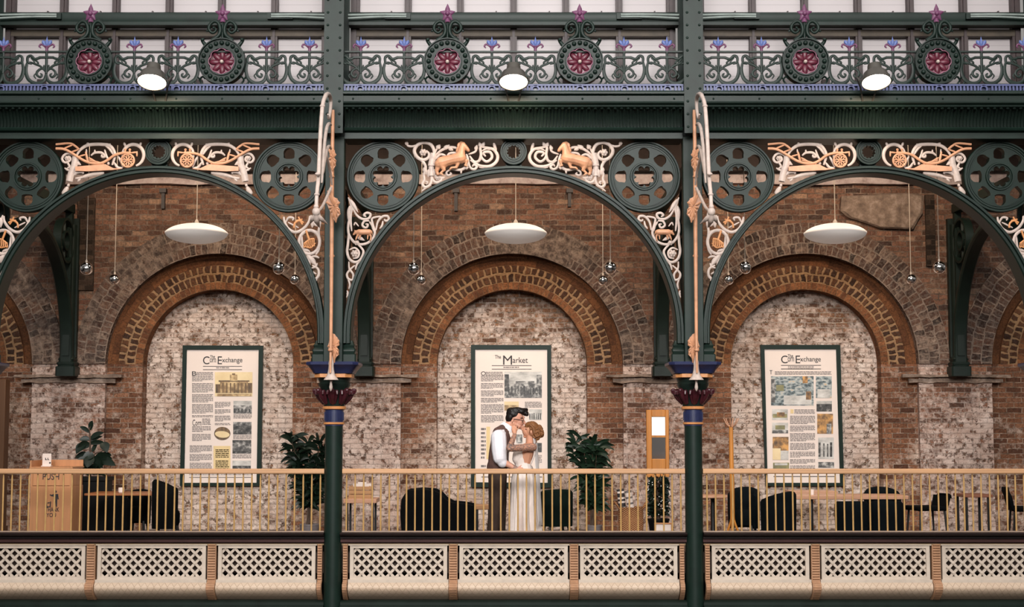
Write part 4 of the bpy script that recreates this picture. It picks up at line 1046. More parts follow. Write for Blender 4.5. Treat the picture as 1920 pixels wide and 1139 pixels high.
# ------------------------------------------------------------------ camera, light, world
cam = bpy.data.cameras.new('camera'); co = bpy.data.objects.new('camera', cam); COL.objects.link(co)
co.location = (0, 0, EYE); co.rotation_euler = (pi/2+TH, 0, 0)
cam.sensor_width = 36; cam.lens = 36*F/1920; cam.clip_end = 200
SC.camera = co
SC.view_settings.view_transform = 'Standard'; SC.view_settings.look = 'None'; SC.view_settings.gamma = 1; SC.view_settings.use_curve_mapping = False
SC.view_settings.exposure = 0.0
SC.cycles.use_denoising = True
wd = bpy.data.worlds.new('hall_daylight'); SC.world = wd; wd.use_nodes = True; nt = wd.node_tree
bg = nt.nodes['Background']; tc = nt.nodes.new('ShaderNodeTexCoord'); sx = nt.nodes.new('ShaderNodeSeparateXYZ'); rp = nt.nodes.new('ShaderNodeValToRGB')
nt.links.new(tc.outputs['Generated'], sx.inputs[0]); mr = nt.nodes.new('ShaderNodeMapRange'); mr.inputs[1].default_value = -1; mr.inputs[2].default_value = 1
nt.links.new(sx.outputs[2], mr.inputs[0]); nt.links.new(mr.outputs[0], rp.inputs[0])
el = rp.color_ramp.elements; el[0].position = .3; el[0].color = (.012,.011,.01,1); el[1].position = .9; el[1].color = (1.0,.98,.96,1)
e2 = el.new(.5); e2.color = (.17,.155,.145,1); e3 = el.new(.62); e3.color = (.5,.475,.45,1)
nt.links.new(rp.outputs[0], bg.inputs[0]); bg.inputs[1].default_value = .6
def area(name, loc, rot, sx_, sy_, e, col):
    l = bpy.data.lights.new(name, 'AREA'); l.shape = 'RECTANGLE'; l.size = sx_; l.size_y = sy_; l.energy = e; l.color = col
    o = bpy.data.objects.new(name, l); COL.objects.link(o); o.location = loc; o.rotation_euler = rot; return o
area('hall_rooflight', (0, 8, 12.5), (radians(28), 0, 0), 26, 12, 1300, (1, .97, .95))
area('added_front_light', (0, -6, 10.5), (radians(74), 0, 0), 13, 6, 960, (1, .975, .95)).data.spread = radians(62)  # added unseen area light for the wall, spread narrowed to darken the sides
for k in range(3):               # added warm spots without fixtures, to brighten the wall
    for q in (-1.1, 1.1):
        l = bpy.data.lights.new('added_wall_wash', 'SPOT'); l.energy = 190; l.color = (1, .8, .61); l.spot_size = radians(150); l.spot_blend = .9; l.shadow_soft_size = .12
        o = bpy.data.objects.new('added_wall_wash', l); COL.objects.link(o); o.location = (BX[k]+q, YC+1.5, 5.6); o.rotation_euler = (radians(46), 0, 0)
# ------------------------------------------------------------------ posters
YP = Y2-.015                     # back of the frames against the recess wall
FRM = paint('dark_green_frame', rgb(17, 34, 26), .45, .2, 8, spec=.2)
SHEET = paint('poster_paper', rgb(226, 210, 200), .6, .03, 3)
INK = paint('poster_ink', rgb(48, 44, 46), .7, .1, 20)
INKG = paint('poster_grey_ink', rgb(112, 104, 102), .7, .15, 30)
def photo_mat(name, stops, sc=16, st=(1,1,1)):
    k = NT(name); mp = k.n('ShaderNodeMapping', Vector=k.pos()); mp.inputs['Scale'].default_value = st
    vo = k.n('ShaderNodeTexVoronoi', Vector=mp.outputs[0], Scale=sc); nz = k.noise(mp.outputs[0], sc*.7, 5, .7)
    f = k.math('ADD', k.math('MULTIPLY', vo.outputs['Distance'], .28), k.math('MULTIPLY', nz, .85))
    k.set(Base__Color=k.ramp(f, stops), Roughness=.5); return k.mat
PBW = photo_mat('bw_photo', [(.35, rgb(28,28,30)), (.55, rgb(92,90,88)), (.75, rgb(196,192,186))], 17)
PBWD = photo_mat('dark_bw_photo', [(.4, rgb(24,24,24)), (.62, rgb(70,68,66)), (.8, rgb(180,176,170))], 20)
PBWL = photo_mat('light_bw_photo', [(.3, rgb(120,118,114)), (.55, rgb(186,182,176)), (.75, rgb(214,210,204))], 6, (1,1,2))
PSEP = photo_mat('sepia_photo', [(.35, rgb(98,76,48)), (.55, rgb(150,120,80)), (.75, rgb(212,184,136))], 14)
PSEPL = photo_mat('light_sepia', [(.3, rgb(206,178,130)), (.7, rgb(226,204,160))], 5)
PSEPD = photo_mat('dark_sepia', [(.4, rgb(70,52,34)), (.7, rgb(120,92,60))], 22, (1,1,.4))
PCOL = photo_mat('hall_colour_photo', [(.34, rgb(30,38,40)), (.5, rgb(86,100,104)), (.66, rgb(176,182,180)), (.8, rgb(206,160,96))], 15, (1,1,2))
PORA = photo_mat('warm_colour_photo', [(.34, rgb(40,34,30)), (.52, rgb(122,90,56)), (.7, rgb(206,152,84))], 13)
PGRN = photo_mat('roof_colour_photo', [(.35, rgb(96,92,74)), (.6, rgb(130,126,84)), (.8, rgb(176,160,110))], 10)
CARD = paint('yellowed_card', rgb(218, 192, 140), .6, .06, 6)
def mesh_text(name, s, parent, mat, x0, x1, yt, yb, Y):
    """lettering fitted to a picture rectangle, lying on the plane at depth Y"""
    cu = bpy.data.curves.new(name, 'FONT'); cu.body = s; cu.extrude = .002; tmp = bpy.data.objects.new(name, cu); COL.objects.link(tmp)
    bpy.context.view_layer.update()
    me = bpy.data.meshes.new_from_object(tmp.evaluated_get(bpy.context.evaluated_depsgraph_get()))
    COL.objects.unlink(tmp); bpy.data.objects.remove(tmp)
    xs = [v.co.x for v in me.vertices]; ys = [v.co.y for v in me.vertices]
    a, b = W(x0, yb, Y), W(x1, yt, Y); off = wloc(parent)
    for v in me.vertices:
        fx = (v.co.x-min(xs))/(max(xs)-min(xs)); fy = (v.co.y-min(ys))/(max(ys)-min(ys)); d = v.co.z
        v.co = Vector((a.x+(b.x-a.x)*fx, Y-d, a.z+(b.z-a.z)*fy))-off
    me.materials.clear(); me.materials.append(mat); o = bpy.data.objects.new(name, me); COL.objects.link(o); o.parent = parent; return o
def poster(label, corners, inner, tf, items, grp):
    """corners / inner: picture corners tl, tr, br, bl"""
    yf = YP-.06; yp = YP-.035; yq = yp-.004
    c = [W(*q, YP) for q in corners]; cen = sum(c, Vector())/4
    t = thing('framed_poster', label, 'poster', Vector((cen.x, YP, min(p.z for p in c))), grp)
    m = M(); o1 = [W(*q, yf) for q in corners]; i1 = [W(*q, yf) for q in inner]; o0 = [p+Vector((0, YP-yf, 0)) for p in o1]; i0 = [p+Vector((0, .03, 0)) for p in i1]
    m.add(o0+o1+i1+i0, [(k+4*s, (k+1) % 4+4*s, (k+1) % 4+4*s+4, k+4*s+4) for s in range(3) for k in range(4)]); ob('frame', m, FRM, t, smooth=0)
    m = M(); s1 = [W(*q, yp) for q in inner]; s0 = [p+Vector((0, .03, 0)) for p in s1]
    m.add(s1+s0, [(0,1,2,3),(7,6,5,4)]+[(k, k+4, (k+1) % 4+4, (k+1) % 4) for k in range(4)]); tag(ob('printed_sheet', m, SHEET, t, smooth=0), 'off white printed sheet')
    R = lambda x0, x1, y0, y1, Y: [W(*tf(q), Y) for q in ((x0,y0),(x1,y0),(x1,y1),(x0,y1))]
    tx = M()
    for it in items:
        k = it[0]
        if k == 'title': mesh_text('title_lettering', it[1], t, INK, *[tf((it[2],0))[0], tf((it[3],0))[0], tf((0,it[4]))[1], tf((0,it[5]))[1]], yq)
        elif k == 'rule': tx.add(R(*it[1:5], yq), [(0,1,2,3)])
        elif k == 'text':
            tg = M(); x0, x1, y0, y1, pitch = it[1:6]; y = y0; ln = 0; par = random.randint(4, 8)
            while y < y1:
                xe = x1 if par > 1 else x0+(x1-x0)*random.uniform(.4, .8); x = x0
                while x < xe-4:
                    w_ = min(random.uniform(8, 30), xe-x); tg.add(R(x, x+w_, y, y+pitch*.5, yq), [(0,1,2,3)]); x += w_+random.uniform(2.5, 4.5)
                y += pitch; par -= 1
                if par == 0: y += pitch*1.1; par = random.randint(4, 8); ob('text_block', tg, INKG, t, smooth=0); tg = M()
            if tg.v: ob('text_block', tg, INKG, t, smooth=0)
        elif k == 'pic':
            x0, x1, y0, y1 = it[1:5]; pm = M(); pm.add(R(x0, x1, y0, y1, yq), [(0,1,2,3)], 0); mats = [it[5]]
            for cx0, cx1, cy0, cy1, mt in (it[6] if len(it) > 6 else []):
                mats.append(mt); pm.add(R(x0+(x1-x0)*cx0, x0+(x1-x0)*cx1, y0+(y1-y0)*cy0, y0+(y1-y0)*cy1, yq-.001*len(mats)), [(0,1,2,3)], len(mats)-1)
            ob('photo_print', pm, mats, t, smooth=0)
        elif k == 'oval':
            cx, cy, rx, ry = it[1:5]; pm = M(); pm.add([W(*tf((cx+rx*cos(2*pi*i/28), cy+ry*sin(2*pi*i/28))), yq) for i in range(28)], [tuple(range(28))], 0)
            pm.add([W(*tf((cx+rx*.9*cos(2*pi*i/28), cy+ry*.5*sin(2*pi*i/28)+ry*.2*abs(cos(pi*i/28)))), yq-.001) for i in range(28)], [tuple(range(28))], 1)
            ob('photo_print', pm, [it[5], it[6]], t, smooth=0)
    ob('heading_rules', tx, INK, t, smooth=0)
sky = lambda h, mt=PBWL: (0, 1, 0, h, mt)
crowd = lambda y0, y1, n, mt: [(i/n+random.uniform(0,.3/n), (i+.6)/n, y0+random.uniform(0,.1), y1, mt) for i in range(n)]
pal = [(0, 1, 0, .95, PSEPL), (.06, .97, .9, 1, PSEP), (.14, .88, .38, .86, PSEP), (.1, .92, .34, .4, PSEPD), (.4, .6, .1, .36, PSEP), (.46, .54, .05, .12, PSEPD), (.02, .14, .5, .86, PSEPD), (.88, .99, .45, .86, PSEPD)]+[(.2+.1*i, .235+.1*i, .45, .86, PSEPD) for i in range(7)]
poster('green framed poster headed The Corn Exchange with an old building photograph', [(342.5,648),(493,648.5),(489,912),(337,912)], [(350,656),(485,656),(481,906),(345,906)], zo(320, 630, 3.926), [
 ('title','C',238,286,152,209),('title','orn',288,333,166,196),('title','The',290,326,143,163),('title','E',346,378,152,209),('title','xchange',378,528,160,206),
 ('rule',238,525,223,227),('rule',238,525,248,252),('text',335,430,233,246,13),
 ('title','B',157,190,262,292),('text',190,312,268,292,8),('text',157,312,294,595,9),('pic',325,602,268,446,PSEPL,pal),('text',325,440,488,655,9),
 ('pic',462,597,480,574,PBW,[sky(.35)]+crowd(.55,.9,5,PBWD)),('text',462,597,580,606,8),('pic',460,595,635,727,PBWD,[sky(.3,PBW)]+crowd(.4,.9,9,PBWD)),('text',460,595,732,758,8),
 ('pic',455,593,768,868,PBWD,[(0,1,.2,.8,PBW)]),('text',455,593,874,906,8),('pic',455,590,920,995,PBWD,[sky(.5)]),
 ('oval',380,720,60,49,PSEPD,PSEPL),('pic',315,440,812,1000,CARD),('text',330,428,838,900,13),('text',330,428,920,985,14),
 ('title','Corn',160,226,618,662),('text',232,295,610,660,10),('text',158,295,668,790,11),('text',140,303,808,1000,9),('text',136,590,1012,1030,9),('rule',136,592,1041,1045)], 'history posters on the wall')
poster('green framed poster headed The Market with a street crowd photograph behind the couple', [(883,647),(1033.5,647.5),(1034,915),(883,914)], [(891,655.5),(1026,655.5),(1027,906),(891,905)], zo(870, 630, 3.928), [
 ('title','The',228,272,142,168),('title','M',288,354,146,213),('title','arket',358,470,158,200),('rule',205,497,218,222),('rule',205,497,244,248),('text',290,405,229,243,14),
 ('title','O',125,160,263,292),('text',160,290,266,292,8),('text',125,290,294,640,9),
 ('pic',298,573,265,458,PBW,[sky(.45),(0,.12,.1,.75,PBWD),(.86,1,.12,.6,PBW),(.3,.8,.36,.46,PBW)]+crowd(.5,.85,12,PBWD)),
 ('pic',297,403,485,552,PSEP,[sky(.4,PSEPL)]),('text',448,573,487,530,9),('pic',480,573,542,620,PBWL,crowd(.35,.95,6,PBWD)),('pic',165,192,670,910,CARD),('pic',540,573,790,858,PBWD,[]),('text',540,573,880,945,10),
 ('pic',385,430,728,792,PBW,[(.2,.6,.3,.9,PBWL)]),('text',125,160,680,960,30),('rule',128,575,1038,1043)], 'history posters on the wall')
poster('green framed poster headed The Corn Exchange with colour photographs of a repaired hall', [(1426,647),(1575.5,647),(1583,912),(1436,912)], [(1433.5,655),(1568,655),(1575.5,906),(1439.5,906)], zo(1410, 630, 3.926), [
 ('title','C',215,262,146,202),('title','orn',264,308,158,190),('title','The',264,302,136,157),('title','E',322,354,146,202),('title','xchange',354,506,154,200),
 ('rule',213,508,216,220),('rule',213,508,242,246),('text',265,455,226,241,14),('title','T',130,150,254,284),('text',168,585,263,286,9),
 ('pic',140,454,298,514,PCOL,[(0,.1,.1,.9,PBW),(.74,.86,0,.24,PORA),(.3,.95,.66,.97,PBWL),(.12,.3,.3,.5,PGRN),(.82,.94,.52,.8,PORA)]),('pic',470,587,298,458,PCOL,[(.1,.9,.6,1,PBWL)]),
 ('pic',475,588,480,558,PBWD,[sky(.3)]),('pic',480,596,575,722,PORA,[(.6,.9,.5,1,PBW)]),('pic',488,602,750,907,PBWL,crowd(.2,.9,4,PBWD)),('pic',488,604,930,972,PBW),
 ('pic',148,264,540,620,PBWL,[(.05,.95,.45,.8,PGRN),(.3,.8,.3,.7,PORA)]),('pic',148,266,640,718,PBWL,[(.2,.8,.25,.65,PGRN),(0,1,.72,1,PBW)]),('pic',152,269,745,914,PORA,[(.5,1,.6,1,PBWL),(0,.5,.5,1,PSEPL)]),('pic',155,273,935,1012,PGRN,[(.1,.9,.05,.25,PBWL)]),
 ('pic',283,306,542,572,CARD),('text',312,462,543,572,9),('text',280,464,590,975,9),('rule',158,610,1034,1039)], 'history posters on the wall')

# ------------------------------------------------------------------ pendant lamps and mirrored balls
SHADE = NT('white_lamp_shade'); SHADE.set(Base__Color=rgb(240,232,226), Roughness=.4, Emission__Color=(1,.94,.88,1), Emission__Strength=.12); SHADE = SHADE.mat
CORD = paint('pale_cord', rgb(176, 162, 148), .5, .1, 5)
CHROME = NT('mirror_chrome'); CHROME.set(Base__Color=(.95,.92,.9,1), Metallic=1.0, Roughness=.1); CHROME = CHROME.mat
YD = 20.43
for px, lab in ((368.5, 'white disc pendant lamp hanging in the left arch'), (967, 'white disc pendant lamp hanging above the kissing couple'), (1566, 'white disc pendant lamp hanging in the right arch')):
    c = W(px, 437.5, YD); t = thing('disc_pendant_lamp', lab, 'lamp', c, 'white disc pendant lamps')
    m = M(); pr = [(.02, .135)]+[(.425*sin(a), .135*cos(a)**1.3 if cos(a) > 0 else 0) for a in [radians(10+8*i) for i in range(10)]]+[(.425, .012), (.43, 0), (.425, -.012)]+[(.42*cos(a), -.012-.13*sin(a)**1.05) for a in [radians(6+8*i) for i in range(11)]]+[(.001, -.143)]
    m.lathe(pr, c, 48); ob('shade', m, SHADE, t, smooth=50)
    m = M(); m.tube([c+Vector((0,0,.13)), Vector((c.x, c.y, 5.95))], .007, 6); m.lathe([(.03, .13), (.03, .16), (.012, .19)], c, 12); m.lathe([(.05, 5.95-c.z), (.05, 5.92-c.z), (.01, 5.9-c.z)], c, 12); ob('cord', m, CORD, t)
bl = [(162,504,0,'left of the left disc lamp, the larger and nearer of two'),(215,524,1,'left of the left disc lamp, the smaller and farther of two'),(523,503,0,'right of the left disc lamp, the larger and nearer of two'),(553,524,1,'right of the left disc lamp, the smaller and farther of two'),
      (775.5,504,0,'left of the middle disc lamp, the larger and nearer of two'),(790,525,1,'left of the middle disc lamp, the smaller and farther of two'),(1144.5,503,0,'right of the middle disc lamp, the larger and nearer of two'),(1130.5,526,1,'right of the middle disc lamp, the smaller and farther of two'),
      (1397,502,0,'left of the right disc lamp, the larger and nearer of two'),(1366,525,1,'left of the right disc lamp, the smaller and farther of two'),(1761,502,0,'right of the right disc lamp, the larger and nearer of two'),(1708,524,1,'right of the right disc lamp, the smaller and farther of two')]
for px, py, far, lab in bl:
    Y = 21.3 if far else 19.8; c = W(px, py, Y); r = .077 if far else .086
    t = thing('mirror_ball_pendant', 'mirrored ball pendant '+lab, 'pendant', c, 'mirrored ball pendants')
    m = M(); m.ball(c, r, 28, 18); ob('ball', m, CHROME, t, smooth=180)
    m = M(); m.tube([c+Vector((0,0,r)), Vector((c.x, c.y, 5.95))], .0055, 6); m.lathe([(.016, r-.004), (.014, r+.025), (.006, r+.03)], c, 10); ob('cord', m, CORD, t)

# ------------------------------------------------------------------ furniture on the gallery
DARK = paint('dark_teal_velvet', rgb(10, 15, 18), .9, .3, 12, spec=.08); BLK = paint('black_velvet', rgb(9, 10, 11), .9, .3, 12, spec=.08); DGRN = paint('dark_green_velvet', rgb(9, 20, 16), .9, .3, 12, spec=.08)
BLKM = paint('black_metal', rgb(18, 17, 17), .4, .2, 10)
PINE = wood('pine_board', rgb(190, 132, 88), .5, 'z', 2.2, .2); TABW = wood('pale_table_wood', rgb(196, 146, 116), .4, 'x', 2, .18); ORAW = wood('orange_timber', rgb(206, 134, 58), .4, 'z', 2.5, .25)
DKW = wood('dark_wood', rgb(52, 36, 28), .5, 'z', 2, .2); BRW = wood('brown_timber_post', rgb(92, 58, 28), .55, 'z', 2, .2)
def X_(px, Y): return W(px, 900, Y).x
def tub_chair(label, px0, px1, ytop, Y, rz, mat, arm=.72, grp='dark upholstered tub chairs'):
    x = (X_(px0, Y)+X_(px1, Y))/2; r = (X_(px1, Y)-X_(px0, Y))/2; h = WZ(ytop, Y)
    t = thing('tub_chair', label, 'chair', (x, Y, 0), grp, rz)
    n = 28; a0 = radians(-125); secs = []
    for i in range(n+1):
        a = a0+2*radians(125)*i/n; f = (cos(a*.72)*.5+.5)**.8; top = .42+(h-.42)*(arm-.0+(1-arm)*f) if True else h
        top = h*(arm+(1-arm)*max(0, cos(a*.75))); d = Vector((-cos(a)*0+sin(a), cos(a), 0)); th = .075
        secs.append([d*(r-th)+Vector((0,0,.2)), d*(r*.97)+Vector((0,0,.2)), d*r+Vector((0,0,.45)), d*r+Vector((0,0,top-.04)), d*(r-.02)+Vector((0,0,top-.008)), d*(r-th*.5)+Vector((0,0,top)), d*(r-th+.01)+Vector((0,0,top-.012)), d*(r-th-.01)+Vector((0,0,top-.05))])
    m = M(); m.loft(secs); ob('shell', m, mat, t, smooth=60, local=True)
    m = M(); m.lathe([(.01, .24), (r-.09, .24), (r-.075, .28), (r-.075, .40), (r-.1, .44), (.01, .45)], (0, -.02, 0), 28); ob('seat', m, mat, t, smooth=50, local=True)
    for q, s in ((-1,-1),(1,-1),(-1,1),(1,1)):
        m = M(); m.tube([(q*r*.55, s*r*.55, .24), (q*r*.68, s*r*.68, 0)], [.02, .012], 8); ob('leg', m, BLKM, t, local=True)
    return t
def side_chair(label, px0, px1, ytop, Y, rz, mat, grp='black upright chairs'):
    x = (X_(px0, Y)+X_(px1, Y))/2; h = WZ(ytop, Y); w_ = .22
    t = thing('upright_chair', label, 'chair', (x, Y, 0), grp, rz)
    m = M(); secs = []
    for z, y, w in ((.43,.17,.2),(.5,.2,.215),(.62,.225,.22),(h-.06,.25,.2),(h-.015,.255,.17),(h,.25,.13)): secs.append([(-w,y-.02,z),(-w*.5,y,z),(0,y+.008,z),(w*.5,y,z),(w,y-.02,z),(w,y+.02,z),(w*.5,y+.04,z),(0,y+.048,z),(-w*.5,y+.04,z),(-w,y+.02,z)])
    m.loft(secs); ob('backrest', m, mat, t, smooth=60, local=True)
    m = M(); m.box(-w_, w_, -.22, .2, .42, .48); ob('seat', m, mat, t, local=True, bevel=.02)
    for q, s in ((-1,-1),(1,-1),(-1,1),(1,1)):
        m = M(); m.tube([(q*.18, s*.17, .43), (q*.2, s*.2, 0)], [.016, .011], 8); ob('leg', m, BLKM, t, local=True)
    return t
def table(label, px0, px1, py, Y, mat, depth=.6, th=.035, leg='pedestal', grp='cafe tables', name='cafe_table'):
    xa, xb = X_(px0, Y), X_(px1, Y); z = WZ(py, Y-depth/2); t = thing(name, label, 'table', ((xa+xb)/2, Y, 0), grp)
    m = M(); m.box(xa, xb, Y-depth/2, Y+depth/2, z-th, z); ob('table_top', m, mat, t, bevel=.006)
    if leg == 'pedestal':
        cx = (xa+xb)/2; m = M(); m.lathe([(.22, 0), (.22, .015), (.04, .03), (.03, .06), (.03, z-th-.02), (.12, z-th)], (cx, Y, 0), 20); ob('pedestal', m, BLKM, t)
    else:
        for q in (xa+.05, xb-.05):
            for s in (-1, 1): m = M(); m.box(q-.014, q+.014, Y+s*(depth/2-.05)-.014, Y+s*(depth/2-.05)+.014, 0, z-th); ob('leg', m, BLKM, t)
    return t, z
# left bay
t, z = table('dark cafe table with a candle in the left bay', 172, 300, 926, 20.3, wood('amber_edge_wood', rgb(150, 92, 52), .4, 'x', 2, .2), .7, .03)
c = Vector((X_(228, 20.15), 20.15, z)); k = thing('candle_holder', 'small pale candle holder on the dark cafe table in the left bay', 'candle', c)
m = M(); m.lathe([(.03, 0), (.04, .01), (.042, .07), (.036, .07), (.034, .015), (.001, .012)], c, 16); ob('cup', m, SHEET, k); m = M(); m.lathe([(.028, .012), (.028, .05), (.004, .055), (.003, .066)], c, 12); ob('candle', m, emit('candle_wax', (1,.8,.55,1), .8), k)
tub_chair('black tub chair in front of the left bay cafe table', 200, 246, 929, 19.7, pi, BLK, .9)
tub_chair('black tub chair on the right of the left bay cafe table, nearest the candle side', 238, 284, 918, 20.9, 0, BLK, .9)
tub_chair('large black tub chair just left of the poster with the building photograph', 286, 346, 899, 19.9, radians(100), BLK, .86)
# litter bin with the lettering
Yb = 19.3; xa, xb = X_(57, Yb), X_(135, Yb); zt = WZ(879, Yb)
t = thing('litter_bin', 'pine litter bin with push flap and thank you lettering at the left end', 'bin', ((xa+xb)/2, Yb+.25, 0))
m = M(); m.box(xa, xb, Yb, Yb+.5, .04, WZ(912, Yb)); m.box(xa+.03, xb-.03, Yb+.03, Yb+.47, 0, .04); ob('body', m, PINE, t, bevel=.006)
m = M(); m.box(xa, xa+.03, Yb, Yb+.5, WZ(912, Yb), zt); m.box(xb-.03, xb, Yb, Yb+.5, WZ(912, Yb), zt); m.box(xa, xb, Yb+.47, Yb+.5, WZ(912, Yb), zt); ob('hood', m, PINE, t)
m = M(); m.box(xa+.032, xb-.032, Yb+.005, Yb+.025, WZ(911, Yb), WZ(886, Yb)); ob('push_flap', m, PINE, t)
m = M(); m.box(xa-.01, xb+.01, Yb-.02, Yb+.5, zt, zt+.02); m.box(xa-.01, xa+.01, Yb, Yb+.5, zt+.02, WZ(864, Yb)); m.box(xa, xb, Yb+.48, Yb+.5, zt+.02, WZ(864, Yb)); ob('tray_top', m, PINE, t)
mesh_text('push_lettering', 'PUSH', t, INK, 80, 111, 888, 900, Yb-.001); mesh_text('thank_lettering', 'THANK', t, INK, 85, 111, 952, 960, Yb-.005); mesh_text('you_lettering', 'YOU', t, INK, 87, 105, 962.5, 970, Yb-.005)
m = M(); P = lambda px, py: W(px, py, Yb-.003)
def flat(m, pts): m.add([P(*q) for q in pts]+[P(*q)+Vector((0,.004,0)) for q in pts], [tuple(range(len(pts)))]+[(i, (i+1) % len(pts), len(pts)+(i+1) % len(pts), len(pts)+i) for i in range(len(pts))])
flat(m, [(103.8+2.6*cos(2*pi*i/14), 922.5+2.6*sin(2*pi*i/14)) for i in range(14)]); flat(m, [(100,927),(109,927),(110,937),(108,937),(107.4,932),(107,951),(104.6,951),(104.3,941),(103.4,951),(101,951),(101.4,932),(96,931),(93,929),(93.5,927.5),(97,928.5)]); flat(m, [(85,938),(87,938),(88.5,950),(93,950),(94,941),(95.8,941),(94.8,952),(86.5,952)]); flat(m, [(89,943),(93,942),(93,944),(89,945)])
ob('person_pictogram', m, INK, t, smooth=0)
Yc = Yb+.2; a, b = W(79.5, 873, Yc), W(96.5, 851, Yc); zc_ = WZ(879, Yb)+.0205
t = thing('sign_card', 'small white card standing on the pine litter bin', 'card', ((a.x+b.x)/2, Yc, zc_)); m = M(); m.box(a.x, b.x, Yc-.005, Yc+.005, zc_+.012, b.z); ob('card', m, SHEET, t)
m = M(); m.box(a.x-.005, b.x+.005, Yc-.04, Yc+.04, zc_, zc_+.012); ob('stand', m, SHEET, t)
m = M(); 
for q in ((84.5,859,86,863),(84.5,862,88,863.2),(89,859,90.4,863),(89,862,92,863.2),(92,867,95,870)): p0, p1 = W(q[0], q[3], Yc-.008), W(q[2], q[1], Yc-.008); m.box(p0.x, p1.x, Yc-.008, Yc-.005, p0.z, p1.z)
ob('printed_marks', m, INK, t)
Yt = 21.6; t = thing('timber_post', 'brown timber post standing by the left edge of the gallery', 'post', (X_(5, Yt), Yt, 0)); m = M(); m.box(X_(-12, Yt), X_(10, Yt), Yt-.1, Yt+.1, .02, WZ(712, Yt)); ob('post', m, BRW, t, bevel=.01); m = M(); m.box(X_(-14, Yt), X_(12, Yt), Yt-.12, Yt+.12, 0, .12); ob('foot_block', m, BRW, t)

# plants
LEAF = paint('dark_glossy_leaf', rgb(16, 30, 20), .42, .35, 14, spec=.3); LEAF2 = paint('mid_green_leaf', rgb(24, 42, 28), .42, .35, 14, spec=.3); STEMM = paint('plant_stem', rgb(70, 52, 38), .6, .2, 10)
POTG = paint('grey_pot', rgb(120, 112, 112), .5, .12, 6); POTB = paint('black_planter', rgb(12, 12, 12), .6, .2, 6, spec=.15)
def leaf_mesh(m, a, b, w_, droop=.0, n=7, mi=0, tw=0.0):
    a, b = Vector(a), Vector(b); d = b-a; L = d.length; side = d.cross(Vector((0,1,0))); 
    if side.length < .02: side = Vector((1,0,0))
    side.normalize(); side = (Matrix.Rotation(tw, 3, d.normalized()) @ side); up = side.cross(d).normalized(); vs = []
    for i in range(n+1):
        t_ = i/n; p = a+d*t_+Vector((0,0,droop*L*(4*t_*(1-t_)))); w2 = w_*(sin(pi*min(1, t_*.93+.07)))**.75*(1-.25*t_)
        vs += [p-side*w2-up*(.25*w2), p+up*.0, p+side*w2-up*(.25*w2)]
    fs = []
    for i in range(n):
        for j in range(2): q = i*3+j; fs.append((q, q+1, q+4, q+3))
    m.add(vs, fs, mi)
def pot(t, x, Y, r, h, mat, name='pot'):
    m = M(); m.lathe([(r*.75, 0), (r, h*.9), (r*1.04, h*.92), (r*1.04, h), (r*.93, h), (r*.9, h*.85), (.001, h*.84)], (x, Y, 0), 28); ob(name, m, mat, t)
# rubber plant, leaf by leaf
Yq = 21.15; zq = zo(0, 760, 4.556)
t = thing('rubber_plant', 'tall rubber plant with broad leaves in a black planter beside the litter bin', 'plant', (X_(168, Yq), Yq, 0), 'potted plants')
x = X_(172, Yq); m = M(); m.box(x-.24, x+.24, Yq-.2, Yq+.2, 0, .82); m.box(x-.26, x+.26, Yq-.22, Yq+.22, .78, .84); ob('planter', m, POTB, t, bevel=.01)
m = M(); P = lambda q, dy=0: W(*zq(q), Yq+dy); m.tube(spline([W(169, 905, Yq), P((768,430)), P((770,300)), P((765,210)), P((775,180))]), [.016, .014, .01, .006], 8); m.tube(spline([W(168, 905, Yq), P((800,440,)), P((860,400)), P((900,380))]), [.012, .01, .006], 8); ob('stem', m, STEMM, t, smooth=60)
m = M()
for a, b, w_, dy in (((770,215),(790,132),.045,-.02),((765,235),(680,185),.035,.03),((770,290),(890,235),.045,-.03),((768,320),(880,265),.03,.03),((768,290),(675,300),.045,-.03),((765,330),(655,370),.07,-.05),((720,330),(650,420),.075,-.08),((880,320),(915,410),.075,-.06),((770,330),(900,325),.04,.02),((800,420),(700,470),.07,-.05),((820,440),(960,460),.07,-.05),((760,430),(640,450),.06,.04),((840,470),(990,520),.07,-.08),((740,450),(650,540),.07,-.06),((800,450),(880,540),.08,-.1),((780,440),(740,540),.08,-.1),((860,430),(955,430),.05,.05),((790,400),(830,330),.04,.05)):
    leaf_mesh(m, P(a), P(b, dy), w_, .08, tw=random.uniform(-.4,.4))
for i in range(36):
    a_ = random.uniform(-2.6, 2.6); c0 = W(168+random.uniform(-8, 8), 886, Yq); L = random.uniform(.16, .3); leaf_mesh(m, c0, c0+Vector((sin(a_)*L, -abs(cos(a_))*.15, random.uniform(-.06, .12))), random.uniform(.04,.065), .15, tw=random.uniform(-.6,.6))
ob('foliage', m, LEAF, t, smooth=60)
